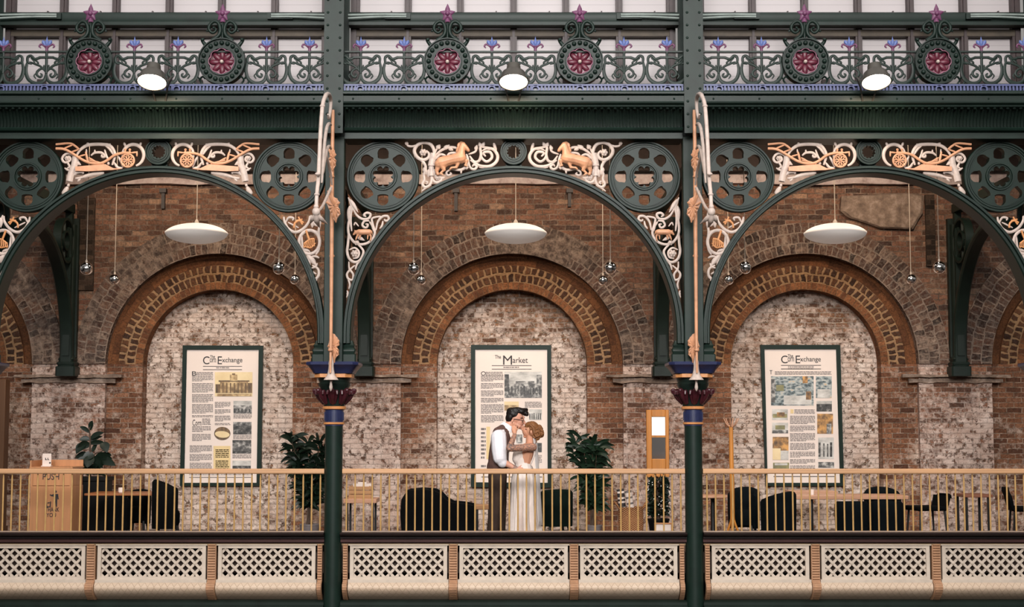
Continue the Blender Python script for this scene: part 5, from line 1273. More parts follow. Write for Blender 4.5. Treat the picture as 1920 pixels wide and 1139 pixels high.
def bushy(label, px0, px1, y0, y1, Y, potpx, poty, mat, nl=170, lw=.028, ll=.26, seed=3, trunk=True):
    rd = random.Random(seed); xa, xb = X_(px0, Y), X_(px1, Y); zt_, zb_ = WZ(y0, Y), WZ(y1, Y); cx = (xa+xb)/2; px_ = (X_(potpx[0], Y)+X_(potpx[1], Y))/2; pr = (X_(potpx[1], Y)-X_(potpx[0], Y))/2
    t = thing('potted_plant', label, 'plant', (px_, Y, 0), 'potted plants'); h = WZ(poty, Y); pot(t, px_, Y, pr, h, POTG)
    m = M(); stems = []
    for i in range(9):
        tx = cx+rd.uniform(-.5,.5)*(xb-xa)*.8; tz = zt_-.1-rd.uniform(0,.25); ty = Y+rd.uniform(-.2,.1); pts = spline([(px_+rd.uniform(-.05,.05), Y, h*.85), (px_+(tx-px_)*.2, Y, h+.4), (tx, ty, tz)], 8); m.tube(pts, [.013, .008, .004], 6); stems.append(pts)
    ob('stem', m, STEMM, t, smooth=60)
    m = M()
    for i in range(nl):
        p = rd.choice(stems); lo = int(len(p)*.35); a = Vector(p[rd.randint(lo, len(p)-1)]); an = rd.uniform(0, 2*pi); L = ll*rd.uniform(.6, 1.1)
        up = rd.uniform(-.35, .75); b = a+Vector((cos(an)*L, sin(an)*L*.7, up*L))
        b.x = max(xa, min(xb, b.x)); b.z = min(zt_, b.z); leaf_mesh(m, a, b, lw*rd.uniform(.8, 1.3), rd.uniform(.1,.28), tw=rd.uniform(-.8,.8))
    ob('foliage', m, mat, t, smooth=60); return t
bushy('dark leafy potted plant left of the blue capital column, right of the building poster', 524, 630, 812, 960, 20.6, (563, 600), 983, LEAF, 330, .03, .26, 4)
bushy('dark leafy potted plant right of the poster behind the couple', 1060, 1166, 808, 960, 20.8, (1098, 1128), 985, LEAF2, 330, .03, .25, 9)
# small table with a slatted crate
t, z = table('small table under a slatted crate, right of the left column', 648, 709, 936, 20.8, TABW, .5, .06, 'legs')
Yk_ = 20.75; xa, xb = X_(656, Yk_), X_(698, Yk_); t = thing('slatted_crate', 'wooden slatted crate of papers on the small table', 'crate', ((xa+xb)/2, Yk_, z)); zt = WZ(911, Yk_)
m = M()
for i in range(3):
    za = z+.01+(zt-z-.01)*i/3; zb = za+(zt-z)/3-.012
    m.box(xa, xb, Yk_-.15, Yk_-.138, za, zb); m.box(xa, xb, Yk_+.138, Yk_+.15, za, zb); m.box(xa, xa+.012, Yk_-.138, Yk_+.138, za, zb); m.box(xb-.012, xb, Yk_-.138, Yk_+.138, za, zb)
for q in (xa+.012, xb-.03): m.box(q, q+.018, Yk_-.138, Yk_-.12, z, zt); m.box(q, q+.018, Yk_+.12, Yk_+.138, z, zt)
m.box(xa, xb, Yk_-.15, Yk_+.15, z, z+.012); ob('slat_box', m, wood('crate_wood', rgb(176,128,84), .6, 'x', 2, .2), t)
m = M()
for i, (q, h) in enumerate(((672,.03),(680,.05),(688,.025))): x = X_(q, Yk_); m.box(x-.06, x+.06, Yk_-.1+.05*i, Yk_-.097+.05*i, z+.02, zt+h)
tag(ob('papers', m, SHEET, t), 'white papers')
# black chaise armchair and low stool
Yh = 20.2; t = thing('lounge_chair', 'black high backed lounge chair with a sloping arm left of the groom', 'chair', (X_(822, Yh), Yh, 0))
pf = [(756,994),(754,960),(756,935),(766,919),(790,916),(816,918),(828,924),(838,935),(850,941),(872,943),(888,946),(891,954),(891,994)]
for nm, ya, yb in (('arm', Yh-.36, Yh-.26), ('arm', Yh+.26, Yh+.36)):
    m = M(); P = [W(*q, Yh) for q in pf]; secs = []
    for y, s in ((ya, .96), (ya+.02, 1), (yb-.02, 1), (yb, .96)):
        cc = sum(P, Vector())/len(P); secs.append([Vector((cc.x+(p.x-cc.x)*s, y, cc.z+(p.z-cc.z)*s)) for p in P])
    m.loft(secs); ob(nm, m, BLK, t, smooth=40)
m = M(); m.box(X_(762, Yh), X_(806, Yh), Yh-.27, Yh+.27, .2, WZ(917.5, Yh)); ob('backrest', m, BLK, t, bevel=.05)
m = M(); m.box(X_(800, Yh), X_(888, Yh), Yh-.265, Yh+.265, .18, .46); ob('seat', m, BLK, t, bevel=.04)
for q in (768, 880):
    for s in (-.3, .3): m = M(); m.tube([(X_(q, Yh), Yh+s, .26), (X_(q, Yh), Yh+s, 0)], [.024, .016], 8); ob('leg', m, BLKM, t)
table('low wooden stool between the lounge chair and the groom', 888, 924, 948, 20.85, wood('stool_wood', rgb(168,120,76), .5, 'x', 2, .2), .36, .06, 'legs', None, 'low_stool')[0]['category'] = 'stool'
tub_chair('dark green tub chair just right of the bride', 1012, 1074, 917, 20.4, radians(-165), DGRN, .95)
# basket with rolled prints
Yw = 19.6; xa, xb = X_(1159, Yw), X_(1206, Yw); cx = (xa+xb)/2; zt = WZ(951, Yw)
WICK = NT('wicker'); uvw = WICK.pos(); sp = WICK.n('ShaderNodeSeparateXYZ', Vector=uvw); wv = WICK.math('SINE', WICK.math('MULTIPLY', sp.outputs[2], 260)); wx = WICK.math('SINE', WICK.math('MULTIPLY', sp.outputs[0], 170))
wf = WICK.math('MULTIPLY', wv, wx); WICK.set(Base__Color=WICK.ramp(WICK.maprange(wf, -1, 1), [(.2, rgb(132,84,50)), (.6, rgb(186,128,82)), (.9, rgb(206,150,104))]), Roughness=.6); WICK.bump(wf, .8, .01); WICK = WICK.mat
t = thing('wicker_basket', 'brown wicker basket with loop handles right of the leafy plant', 'basket', (cx, Yw, 0))
m = M(); m.lathe([(.13, 0), (.15, .02), (.165, .3), (.162, zt-.02), (.168, zt), (.155, zt), (.15, zt-.05), (.13, .03), (.001, .02)], (cx, Yw, 0), 28); ob('woven_body', m, WICK, t)
for q in (-1, 1): m = M(); m.tube(spline([(cx+q*.15, Yw-.05, zt-.03), (cx+q*.2, Yw-.06, zt+.05), (cx+q*.22, Yw, zt+.06), (cx+q*.2, Yw+.06, zt+.05), (cx+q*.15, Yw+.05, zt-.03)]), .011, 8); ob('handle', m, WICK, t, smooth=60)
def rolled(label, a, b, r, mats, lines):
    a, b = Vector(a), Vector(b); t = thing('rolled_print', label, 'roll', a, 'rolled prints in the basket'); m = M(); d = (b-a); n = 26; dn = d.normalized(); s_ = dn.orthogonal().normalized(); u_ = dn.cross(s_)
    for i in range(n):
        p0, p1 = a+d*(i/n), a+d*((i+1)/n); m.tube([p0, p1], r, 16, caps=(i in (0, n-1)), mi=lines[i % len(lines)])
    ob('printed_paper', m, mats, t, smooth=60); m = M(); m.tube([b-dn*.01, b+dn*.002], r*.55, 12); ob('hollow_core', m, BLKM, t)
rolled('black and white striped rolled print leaning left in the wicker basket', (cx-.06, Yw+.05, .06), W(1163, 918, Yw+.05), .048, [INK, SHEET], [0,1,0,0,1])
rolled('white lettered rolled print leaning right of the striped one in the wicker basket', (cx+.07, Yw-.06, .06), W(1177, 921, Yw-.07), .045, [SHEET, INKG], [0,1,0])
# timber framed mirror, foliage column with fairy lights, framed card
Ym = YW-.09; a, b = W(1213, 893, Ym), W(1254, 769, Ym)
t = thing('timber_mirror', 'orange timber framed mirror with a glowing sheet as reflection, right of the leafy plant', 'mirror', ((a.x+b.x)/2, Ym, a.z)); m = M(); fw = .065
i0, i1 = W(1222.5, 861, Ym), W(1247.5, 782, Ym)
m.box(a.x, i0.x, Ym, YW-.005, a.z, b.z); m.box(i1.x, b.x, Ym, YW-.005, a.z, b.z); m.box(i0.x, i1.x, Ym, YW-.005, i1.z, b.z); m.box(i0.x, i1.x, Ym, YW-.005, a.z+.02, i0.z); ob('frame', m, ORAW, t, bevel=.008)
m = M(); m.box(i0.x, i1.x, Ym+.02, Ym+.03, i0.z, i1.z); ob('mirror_glass', m, CHROME, t)
zl = WZ(817, Ym); m = M(); m.box(i0.x+.004, i1.x-.004, Ym+.008, Ym+.018, zl, i1.z-.004); tag(ob('reflection_sheet', m, emit('bright_reflection_glow', (1,.97,.92,1), 1.15), t), 'white glowing sheet for the bright reflection')  # glowing sheet paints the bright reflection in the upper mirror
m = M(); m.box(i0.x, i1.x, Ym+.002, Ym+.02, zl-.03, zl); ob('glazing_bar', m, ORAW, t)
m = M()
for i in range(5): m.lathe([(.001,-.004),(.03,-.003),(.03,.02),(.001,.02)], (a.x+.03+i*(b.x-a.x-.06)/4, Ym, a.z+.01), 12, 'y')
ob('scalloped_edge', m, ORAW, t)
Yf = 21.2; xa, xb = X_(1206, Yf), X_(1262, Yf); cx = (xa+xb)/2; zt = WZ(892, Yf)
t = thing('foliage_column', 'slim dark evergreen column with fairy lights under the timber mirror', 'plant', (cx, Yf, 0), 'potted plants'); pot(t, cx, Yf, .15, .25, POTB)
m = M(); m.tube([(cx, Yf, .2), (cx, Yf, zt-.1)], .03, 8); ob('stem', m, STEMM, t); m = M(); rd = random.Random(5)
for i in range(420):
    z = rd.uniform(.3, zt-.03); an = rd.uniform(0, 2*pi); r = rd.uniform(.08, .2); p = Vector((cx+cos(an)*r*.55, Yf+sin(an)*r*.55, z)); leaf_mesh(m, p, p+Vector((cos(an)*.07, sin(an)*.07, rd.uniform(-.06, .03))), .022, .1, 4, tw=rd.uniform(-1,1))
ob('foliage', m, LEAF, t, smooth=60)
FAIRY = emit('fairy_light_glow', (1,.95,.85,1), 1.0)
for i in range(30):
    z = .3+i*(zt-.36)/30; an = -pi/2+rd.uniform(-1.2, 1.2); m = M(); m.ball((cx+cos(an)*.17, Yf+sin(an)*.17, z), .006, 6, 4); ob('fairy_light', m, FAIRY, t)
Yg = 19.3; a, b = W(1227, 1003, Yg), W(1260, 981, Yg); t = thing('framed_card', 'small wood framed white card on the floor before the evergreen column', 'card', ((a.x+b.x)/2, Yg, 0)); m = M()
m.box(a.x, a.x+.015, Yg-.02, Yg+.02, 0, b.z); m.box(b.x-.015, b.x, Yg-.02, Yg+.02, 0, b.z); m.box(a.x+.015, b.x-.015, Yg-.02, Yg+.02, b.z-.015, b.z); ob('frame', m, PINE, t)
m = M(); m.box(a.x+.015, b.x-.015, Yg-.005, Yg+.01, 0.02, b.z-.015); ob('card', m, SHEET, t)
# right bay
table('narrow pale table against the right column', 1310, 1362, 930, 20.6, TABW, .5, .035, 'pedestal')
Yl = 19.4; t = thing('hat_stand', 'slim timber hat stand left of the right hand poster', 'hat stand', (X_(1372, Yl), Yl, 0)); cx = X_(1372.5, Yl); zz_ = lambda py: WZ(py, Yl)
m = M(); m.tube([(cx, Yl, zz_(975)), (cx, Yl, zz_(905)), (cx-.005, Yl, zz_(860)), (cx-.005, Yl, zz_(800))], [.03, .03, .03, .026], 10); ob('pole', m, ORAW, t)
for an in (.3, 2.4, 4.5): m = M(); m.tube(spline([(cx, Yl, zz_(960)), (cx+.04*cos(an), Yl+.04*sin(an), zz_(985)), (cx+.16*cos(an), Yl+.16*sin(an), .04), (cx+.2*cos(an), Yl+.2*sin(an), .012)]), [.016, .016, .014, .012], 8); ob('leg', m, ORAW, t, smooth=60)
for an in (.1, 1.2, 2.2, 3.2, 4.4, 5.4): m = M(); m.tube(spline([(cx, Yl, zz_(803)), (cx+.06*cos(an), Yl+.06*sin(an), zz_(796)), (cx+.1*cos(an), Yl+.1*sin(an), zz_(785))]), [.011, .009, .007], 7); ob('hook', m, TABW, t, smooth=60)
tub_chair('dark teal tub chair behind the hat stand', 1364, 1424, 914, 19.95, radians(-20), DARK, .88)
tub_chair('lower dark teal tub chair right of the hat stand chair', 1422, 1492, 921, 19.42, radians(-130), DARK, .86)
table('far pale table under the right hand poster', 1478, 1562, 922, 21.6, TABW, .6, .06)
t, z = table('long pale table in front of the right hand poster', 1458, 1692, 930, 20.1, TABW, .6, .05, 'legs')
c = Vector((X_(1522, 20.05), 20.05, z)); k = thing('glass_tumbler', 'small pale tumbler on the long table of the right bay', 'cup', c); m = M(); m.lathe([(.025, 0), (.032, .07), (.028, .07), (.022, .008), (.001, .006)], c, 14); ob('cup', m, SHEET, k); m = M(); m.lathe([(.024, .008), (.026, .04), (.001, .04)], c, 12); ob('drink', m, CARD, k)
tub_chair('dark tub chair with its back to the railing at the long table, left of two', 1564, 1627, 939, 19.3, pi, DARK, .97)
tub_chair('dark tub chair with its back to the railing at the long table, right of two', 1629, 1692, 939, 19.3, pi, DARK, .97)
tub_chair('dark tub chair behind the right end of the long table', 1620, 1688, 914, 20.75, 0, DARK, .85)
side_chair('black upright chair turned sideways right of the long table', 1716, 1756, 926, 20.2, radians(-80), BLK)
table('small brown table between the sideways chair and the right edge', 1796, 1850, 928, 20.6, wood('brown_table_wood', rgb(120,72,50), .5, 'x', 2, .2), .5, .04, 'legs')
side_chair('black upright chair cut off by the right edge', 1902, 1942, 914, 20.0, radians(80), BLK)
# ------------------------------------------------------------------ the couple
def remesh(o, vox, sm=4):
    r = o.modifiers.new('r', 'REMESH'); r.mode = 'VOXEL'; r.voxel_size = vox; r.use_smooth_shade = True
    s = o.modifiers.new('s', 'SMOOTH'); s.iterations = sm; s.factor = .5
def cloth(name, c, var=.2, sc=8, rough=.8, weave=0):
    k = NT(name); p = k.pos(); nz = k.noise(p, sc, 5, .6); d = tuple(v*(1-var) for v in c[:3])+(1,); l = tuple(min(1, v*(1+var*.5)) for v in c[:3])+(1,)
    k.set(Base__Color=k.ramp(nz, [(.3, d), (.5, c), (.75, l)]), Roughness=rough); k.b.inputs['Specular IOR Level'].default_value = .25
    k.bump(k.noise(p, 9, 3, .5), .35, .03); return k.mat
def skin_mat(name, c, ta=None, tb=None, rad=.07):
    """skin; ta-tb: the tattooed stretch of an arm (a band of inked patches with its own shape)"""
    k = NT(name); p = k.pos(); col = k.mix(k.noise(p, 12, 4), c, tuple(v*.85 for v in c[:3])+(1,))
    for (a, b) in (ta or []):
        a, b = Vector(a), Vector(b); d = b-a; L = d.length
        v = k.n('ShaderNodeVectorMath', _operation='SUBTRACT', i0=p, i1=tuple(a)).outputs[0]
        t = k.n('ShaderNodeVectorMath', _operation='DOT_PRODUCT', i0=v, i1=tuple(d/L)).outputs['Value']
        tc_ = k.math('MINIMUM', k.math('MAXIMUM', t, 0), L)
        pr = k.n('ShaderNodeVectorMath', _operation='SCALE', i0=tuple(d/L)); k.t.links.new(tc_, pr.inputs['Scale'])
        ds = k.n('ShaderNodeVectorMath', _operation='DISTANCE', i0=v, i1=pr.outputs[0]).outputs['Value']
        m_ = k.math('LESS_THAN', ds, rad); ink = k.maprange(k.noise(p, 60, 5, .7), .41, .54)
        col = k.mix(k.math('MULTIPLY', k.math('MULTIPLY', m_, ink), .75), col, rgb(74, 70, 72))
    k.set(Base__Color=col, Roughness=.5); k.b.inputs['Subsurface Weight'].default_value = .08
    return k.mat
YG_ = 19.12
def G(px, py, dy=0.0): return W(px, py, YG_+dy)
YB_ = 19.0
def Bp(px, py, dy=0.0): return W(px, py, YB_+dy)
def hand(m, wrist, palm, fingers, r=.0085, pw=.026):
    """palm as a flattened lump, each finger its own bent tapered chain rooted in the palm"""
    m.capsule(wrist, Vector(wrist).lerp(Vector(palm), .6), .024, .026, 10); m.capsule(Vector(wrist).lerp(Vector(palm), .5), palm, .026, .024, 10)
    for pts in fingers:
        P = [Vector(p) for p in pts]
        for a, b, k in zip(P[:-1], P[1:], range(9)): m.capsule(a, b, r*(1.08-.1*k), r*(.98-.1*k), 8)
SKM = skin_mat('groom_skin', rgb(210, 152, 128), [(G(950,868,-.22), G(966,879,-.25))], rad=.055)
def groom():
    root = thing('person', 'man in white shirt and brown waistcoat bending to kiss the bride, arms round her waist', 'person', (G(930, 900).x, YG_, 0), 'kissing couple')
    m = M(); C = m.capsule
    # head, jaw, nose, ear, neck
    Rt = Matrix.Rotation(radians(28), 3, 'Y')
    m.ball(G(966.5,783), (.098, .076, .1), 18, 12, Rt); m.ball(G(973,791), (.068, .06, .075), 16, 10, Rt); C(G(969,797), G(976,801.5), .045, .03); C(G(974,800,-.03), G(963,794,-.045), .022, .02); C(G(974,800,.03), G(963,794,.045), .022, .02)
    C(G(981,787.5), G(985,795.5), .012, .016); m.ball(G(984.5,795.5), (.015,.014,.012), 8, 6); C(G(981.5,783), G(979,786), .018, .02)
    C(G(980.5,799.5), G(981.5,800), .015, .013); C(G(979,803), G(977.5,803.5), .018, .017)
    m.ball(G(960.5,789.5,-.078), (.016,.012,.03), 10, 8, Rt); m.ball(G(960.5,789.5,.078), (.016,.012,.03), 10, 8, Rt)
    C(G(944,808), G(959,793), .066, .056)
    # torso, legs, feet
    for s in (-1, 1):
        C(G(938,823,s*.1), G(934,852,s*.085), .1, .105); C(G(934,852,s*.085), G(933,884,s*.08), .105, .108)
        C(G(943,810,s*.02), G(936,816,s*.14), .066, .068)
        C(G(933,888,s*.09), G(933+s*4,952,s*.1), .098, .062); C(G(933+s*4,952,s*.1), G(929+s*7,1014,s*.11), .06, .042)
        f = G(929+s*7, 1020, s*.11); f.z = .05; C(f, f+Vector((.17,0,-.012)), .042, .034)
    # near (camera side) arm round her waist, far arm behind
    sh = G(935,820,-.19); el = G(938,864,-.26); wr = G(968,879.5,-.27)
    C(sh, el, .062, .05); C(el, wr, .048, .03)
    hand(m, wr, G(977,880,-.275), [[G(979,878+i*1.6,-.277+.004*i), G(984,878.5+i*1.9,-.265), G(988.5,880+i*2,-.235+i*.004), G(991.5,881.5+i*2,-.2)] for i in range(4)]+[[G(972,877.5,-.27), G(977,873.5,-.265), G(982,872,-.25)]])
    sh = G(941,820,.19); el = G(945,866,.24); wr = G(975,889,.12)
    C(sh, el, .062, .05); C(el, wr, .046, .03)
    hand(m, wr, G(982,892,.1), [[G(983,890+i*1.7,.1), G(989,890.5+i*1.9,.06), G(993,891.5+i*2,.03), G(996,893+i*2,.0)] for i in range(4)]+[[G(978,888,.1), G(983,885,.08), G(988,885,.06)]])
    b = ob('body', m, SKM, root, smooth=180); remesh(b, .0055)
    # trousers with two legs
    m = M(); C = m.capsule
    for s in (-1, 1):
        C(G(933,884,s*.075), G(933,896,s*.09), .118, .122); C(G(933,896,s*.09), G(933+s*4,952,s*.1), .12, .088); C(G(933+s*4,952,s*.1), G(929+s*7,1016,s*.11), .086, .075)
    o = ob('trousers', m, cloth('brown_trousers', rgb(58, 44, 36), .25, 6), root, smooth=180); remesh(o, .009, 6)
    m = M()
    for s in (-1, 1):
        f = G(929+s*7, 1020, s*.11); m.ball((f.x-.02, f.y, .055), (.06,.05,.055), 14, 8); m.ball((f.x+.08, f.y, .042), (.12,.05,.042), 14, 8); m.box(f.x-.075, f.x+.19, f.y-.042, f.y+.042, 0, .02)
    o = ob('shoes', m, paint('brown_leather', rgb(60,36,24), .35), root, smooth=60); 
    # shirt: sleeves, body under the waistcoat, collar
    m = M(); C = m.capsule
    for s in (-1, 1): C(G(938,823,s*.1), G(935,856,s*.085), .108, .113)
    sh = G(935,821,-.2); C(G(940,814,-.1), sh, .075, .094); C(sh, G(936,842,-.235), .1, .098); C(G(936,842,-.235), G(937.5,859,-.26), .098, .09); C(G(937.5,859,-.26), G(942,868,-.265), .085, .066)
    for i in range(4): m.ball(G(931+i*4, 862+abs(i-1.5)*2+i*1.2, -.29), (.04,.03,.016), 10, 6, Matrix.Rotation(.5, 3, 'Y'))
    sh = G(941,821,.2); C(sh, G(943,846,.23), .09, .085); C(G(943,846,.23), G(945,866,.24), .084, .062)
    o = ob('shirt', m, cloth('white_shirt', rgb(222, 219, 224), .08, 10, .7), root, smooth=180); remesh(o, .007, 3)
    m = M(); Rc = Matrix.Rotation(radians(32), 3, 'Y'); cc = G(950.5,800.5)
    for z0, z1, r0, r1 in ((-.025, .03, .082, .07),): 
        pr = [(r0+.006, z0), (r1+.006, z1), (r1, z1+.004), (r1-.006, z1), (r0-.004, z0)]
        secs = [[cc+Rc @ Vector((r*cos(a)*.98, r*sin(a), z)) for r, z in pr] for a in [2*pi*i/30 for i in range(31)]]; m.loft(secs, caps=False)
    for s in (-1, 1): a_ = G(953,796,s*.066); P = [a_, G(959.5,808,s*.075), G(956,812,s*.088), G(948,801,s*.09)]; m.add(P+[p+Vector((.006, -s*.008, -.004)) for p in P], [(0,1,2,3),(7,6,5,4),(0,4,5,1),(1,5,6,2),(2,6,7,3),(3,7,4,0)])
    ob('collar', m, cloth('white_collar', rgb(240,236,238), .05, 10, .7), root, smooth=60)
    m = M(); C = m.capsule
    for s in (-1, 1):
        C(G(939,820,s*.085), G(934.5,852,s*.085), .118, .124); C(G(934.5,852,s*.085), G(933.5,872,s*.08), .124, .128); C(G(941.5,805,s*.055), G(935,812,s*.12), .058, .078)
        C(G(928,868,s*.07), G(924,876,s*.06), .085, .08)
    o = ob('waistcoat', m, cloth('brown_waistcoat', rgb(92, 68, 62), .25, 30), root, smooth=180); remesh(o, .007, 4)
    m = M(); P = [Vector((sin(a), cos(a), 0)) for a in [2*pi*i/30 for i in range(30)]]
    c = G(933.2, 879); secs = [[c+Vector((p.x*rr*.86, p.y*rr*1.28, z)) for z, rr in ((.012,.148),(-.018,.148),(-.018,.138),(.012,.138))] for p in P+[P[0]]]; m.loft(secs, caps=False); ob('belt', m, BLKM, root)
    # hair: short back and sides, swept quiff
    m = M(); HR = G
    m.ball(HR(963,778), (.1, .082, .085), 16, 10, Rt); m.ball(HR(957,783), (.062, .08, .075), 14, 9, Rt)
    for (px, py, rx, rz) in ((968,771.5,.085,.048),(977,772,.07,.046),(985,775.5,.045,.036),(960,772,.07,.05),(973,768.5,.07,.03),(988,777.5,.025,.026)): m.ball(HR(px, py), (rx, .07 if px < 984 else .055, rz), 14, 9, Matrix.Rotation(radians(12), 3, 'Y'))
    for i in range(12): m.tube(spline([HR(957+i*2.2, 771-i*.1, -.06+.011*i), HR(966+i*2, 767.3, -.05+.01*i), HR(976+i*1.2, 770+i*.3, -.05+.01*i)]), [.012, .014, .006], 6)
    o = ob('hair', m, cloth('black_hair', rgb(22, 17, 16), .4, 40, .45), root, smooth=180); remesh(o, .005, 2)
    m = M()
    for s in (-1, 1):
        c = G(980.3,790.2,s*.042); d = Vector((cos(radians(-28)), 0, sin(radians(-28)))); u_ = Vector((0,1,0)); v_ = Vector((sin(radians(28)), 0, cos(radians(28))))
        m.tube([c+u_*(.028*cos(2*pi*i/20))+v_*(.02*sin(2*pi*i/20)) for i in range(20)], .0034, 6, closed=True)
        m.tube([c+u_*(s*.028)+v_*.01, G(971,787,s*.078), G(961,786,s*.08), G(959,789,s*.08)], .0038, 6)
    m.tube([G(980,788,-.018), G(980,788,.018)], .003, 6); ob('glasses', m, BLKM, root, smooth=60)
    m = M()
    for s in (-1, 1): m.ball(G(977.6,788.2,s*.034), .0105, 10, 7)
    tag(ob('eye', m, DKW, root), 'closed dark eyes behind the glasses')
    m = M()
    for s in (-1, 1): m.tube([G(980.5,785.5,s*.02), G(979.5,784,s*.05), G(976.5,784.5,s*.068)], .006, 6)
    ob('eyebrow', m, DKW, root)
    return root
groom()

A0, A1, A2 = Bp(999.5,839,-.17), Bp(955,841.5,-.33), Bp(965,816,-.2)
SKB = skin_mat('bride_skin', rgb(204, 146, 116), [(Bp(998,839.5,-.17), A1), (A1, Bp(962.5,822,-.24))], rad=.07)
def bride():
    root = thing('person', 'bride in white backless dress and veil kissing the man, hand on his cheek', 'person', (Bp(982, 900).x, YB_, 0), 'kissing couple')
    m = M(); C = m.capsule; Rt = Matrix.Rotation(radians(-24), 3, 'Y')
    m.ball(Bp(995,806.5), (.084,.074,.098), 18, 12, Rt); m.ball(Bp(988.5,810), (.062,.056,.075), 16, 10, Rt); C(Bp(987,815), Bp(984.5,818.5), .034, .024)
    C(Bp(984.2,802), Bp(980,806.3), .013, .015); m.ball(Bp(979.2,806.3), (.015,.014,.012), 8, 6); C(Bp(983,810.5), Bp(982.2,810.8), .014, .012); C(Bp(983.6,813), Bp(983.2,813.2), .015, .012)
    m.ball(Bp(996,811,-.074), (.014,.011,.026), 10, 8); m.ball(Bp(996,811,.074), (.014,.011,.026), 10, 8)
    C(Bp(994,816), Bp(993.5,836), .05, .056)
    for s in (-1, 1):
        C(Bp(993,839,s*.05), Bp(996,841,s*.14), .058, .056); C(Bp(987,846,s*.06), Bp(982,874,s*.05), .098, .086); C(Bp(976,855,s*.062), Bp(974,860,s*.06), .078, .07)
        C(Bp(982,874,s*.05), Bp(982,894,s*.055), .082, .1); C(Bp(982,896,s*.06), Bp(979,958,s*.075), .09, .062); C(Bp(979,958,s*.075), Bp(982,1016,s*.07), .058, .036)
        f = Bp(981, 1022, s*.07); f.z = .042; C(f+Vector((.03,0,.01)), f+Vector((-.13,0,-.012)), .034, .026)
    C(A0, A1, .05, .042); C(A1, A2, .041, .027)
    hand(m, A2, Bp(964.5,806.5,-.165), [[Bp(961+i*2.4,804,-.17+.006*i), Bp(959.6+i*2.75,799-.5*(i in (1,2)),-.162+.006*i), Bp(959.2+i*2.85,795.2-.9*(i in (1,2)),-.148+.006*i), Bp(959.3+i*2.8,792.3-1.3*(i in (1,2)),-.132+.006*i)] for i in range(4)]+[[Bp(967.5,809,-.165), Bp(971.5,804.5,-.15), Bp(973.5,800.5,-.13)]], .0066); C(Bp(961.5,806,-.168), Bp(963,811,-.18), .017, .02); C(Bp(967,806,-.16), Bp(966,811,-.175), .017, .02)
    e2 = Bp(962,842,.3); w2 = Bp(955,823,.24); C(Bp(996,841,.15), e2, .05, .042); C(e2, w2, .041, .027)
    hand(m, w2, Bp(951,817,.25), [[Bp(949+i*.6,815+i*2,.25), Bp(945+i*.6,813.5+i*2.3,.245), Bp(941.5+i*.6,812.5+i*2.4,.235)] for i in range(4)]+[[Bp(952,814,.25), Bp(951,810,.24), Bp(950,807,.235)]], .0075)
    b = ob('body', m, SKB, root, smooth=180); remesh(b, .0042, 3)
    WH = cloth('ivory_satin', rgb(220, 206, 198), .08, 6, .45)
    # bodice, open at the back
    m = M(); C = m.capsule
    for s in (-1, 1): C(Bp(974.5,854,s*.064), Bp(972.5,860.5,s*.062), .09, .083); C(Bp(978,862,s*.055), Bp(980,878,s*.05), .094, .096); C(Bp(981.5,873,s*.055), Bp(982.5,884,s*.065), .096, .11)
    o = ob('bodice', m, WH, root, smooth=180); remesh(o, .007, 4)
    m = M()
    for s in (-1, 1):
        m.tube(spline([Bp(976,851,s*.135), Bp(988,840,s*.15), Bp(997,834.5,s*.145), Bp(1003.5,838,s*.13), Bp(1003,850,s*.115), Bp(998,864,s*.1), Bp(992.5,876,s*.075)]), .011, 8, .5)
    ob('strap', m, WH, root, smooth=60)
    # skirt with folds and train
    m = M(); secs = []; n = 72
    for py, xa, xb, dp, am in ((874,964.5,998,.15,.0),(886,961.5,1001.5,.172,.002),(898,959,1004,.185,.004),(915,958.5,1004,.192,.008),(945,957.5,1004,.2,.014),(975,955.5,1006,.23,.02),(1000,953.5,1010,.27,.026),(1018,951,1017,.31,.03),(1029.5,949,1022,.33,.032)):
        a, b = Bp(xa, py), Bp(xb, py); cx = (a.x+b.x)/2; rx = (b.x-a.x)/2; z = max(.006, a.z); sec = []
        for i in range(n):
            t_ = 2*pi*i/n; f = 1+am*(sin(9*t_+1)+.7*sin(15*t_+.4)+.5*sin(23*t_))/max(rx, .1)*1.0
            sec.append((cx+rx*f*cos(t_), YB_+dp*f*sin(t_), z))
        secs.append(sec)
    m.loft(secs); ob('skirt', m, WH, root, smooth=60)
    # veil
    V = NT('veil_tulle'); V.set(Base__Color=rgb(246,240,238), Roughness=.7, Alpha=.52); V = V.mat
    m = M(); secs = []; rows = ((822,1001,7.5,.07),(840,1003.5,7,.085),(870,1005,7.5,.1),(900,1007,8,.115),(940,1009,8.5,.13),(970,1010.5,9,.14),(986,1011.5,9.5,.15))
    pts = []
    for py, cx, hw, dp in rows:
        sec = []
        for i in range(15):
            a = -1+2*i/14; sec.append(Bp(cx+hw*(1-.8*abs(a))-hw*.4+1.1*sin(i*1.9), py, a*dp))
        pts.append(sec)
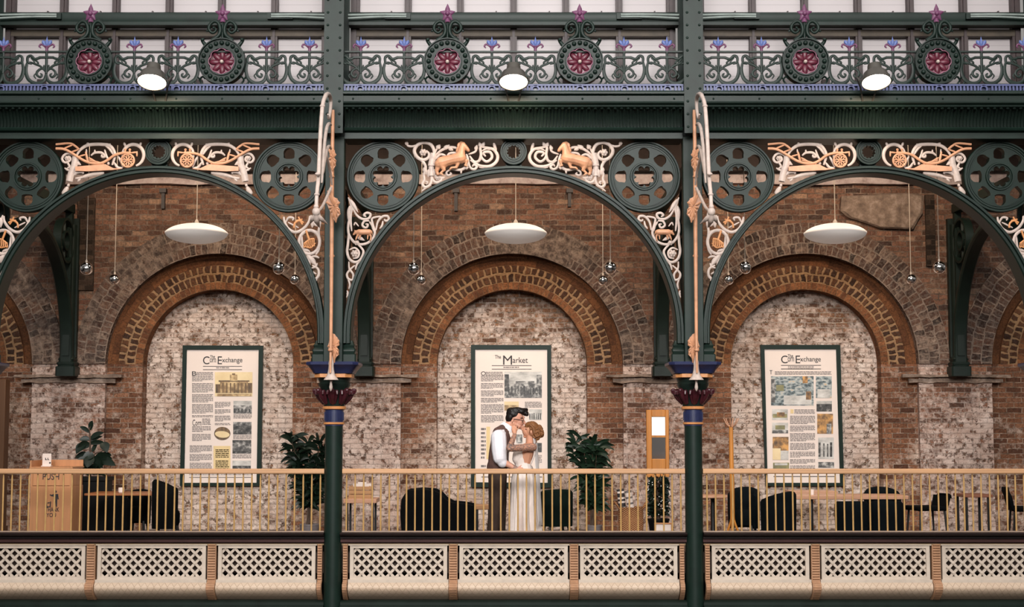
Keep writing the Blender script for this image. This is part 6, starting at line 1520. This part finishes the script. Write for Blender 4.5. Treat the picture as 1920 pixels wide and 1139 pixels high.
    m.loft(pts, closed_sec=False, caps=False); vo = ob('veil', m, V, root, smooth=180); so = vo.modifiers.new('s', 'SOLIDIFY'); so.thickness = .002
    # hair pinned up in curls
    HRM = cloth('copper_brown_hair', rgb(122, 80, 48), .5, 45, .45)
    m = M(); m.ball(Bp(998.5,804), (.088,.082,.096), 16, 10, Rt); m.ball(Bp(992,798.5), (.06,.074,.05), 14, 9, Rt); rd = random.Random(11)
    m.ball(Bp(1006,812.5), (.075,.078,.078), 16, 10)
    for i in range(26):
        a = rd.uniform(0, 2*pi); b = rd.uniform(-1.1, 1.1); c = Bp(1006,812)+Vector((cos(a)*cos(b)*.066, -abs(sin(a))*cos(b)*.068, sin(b)*.072)); r = rd.uniform(.014, .024); q = rd.uniform(0, 6)
        m.tube(spline([c+Vector((cos(q+k*1.05)*r*1.4, -.006*k+.01, sin(q+k*1.05)*r*1.4)) for k in range(6)]), [.009, .0115, .0115, .006], 7)
    for i in range(9): m.tube(spline([Bp(986.5+i*.8, 799.5-i*.6, -.05-.003*i), Bp(994+i, 797.5+i*1.1, -.075), Bp(1001,803+i*1.4, -.076), Bp(1006,809+i, -.06)]), [.006, .011, .011, .008], 7)
    m.tube(spline([Bp(994,803,-.078), Bp(993,811,-.082), Bp(995,819,-.08)]), [.006,.007,.003], 6); m.tube(spline([Bp(1004,820,-.05), Bp(1006,827,-.05), Bp(1003,833,-.06)]), [.008,.008,.003], 6)
    o = ob('hair', m, HRM, root, smooth=180); remesh(o, .0045, 1)
    m = M()
    for s in (-1, 1): m.tube([Bp(983.8,804.6,s*.034), Bp(985.6,805.6,s*.05), Bp(988,805.6,s*.062)], .0036, 6)
    tag(ob('eye', m, DKW, root), 'closed eyes'); m = M()
    for s in (-1, 1): m.tube([Bp(984.2,800.6,s*.036), Bp(986.5,800.2,s*.054), Bp(989.2,801.4,s*.066)], .006, 6)
    ob('eyebrow', m, HRM, root)
    m = M(); 
    for s in (-1, 1): m.tube([Bp(983.0,811.4,s*.0), Bp(983.4,811.7,s*.02)], .005, 6)
    ob('lips', m, paint('rose_lips', rgb(178,88,84), .4), root)
bride()
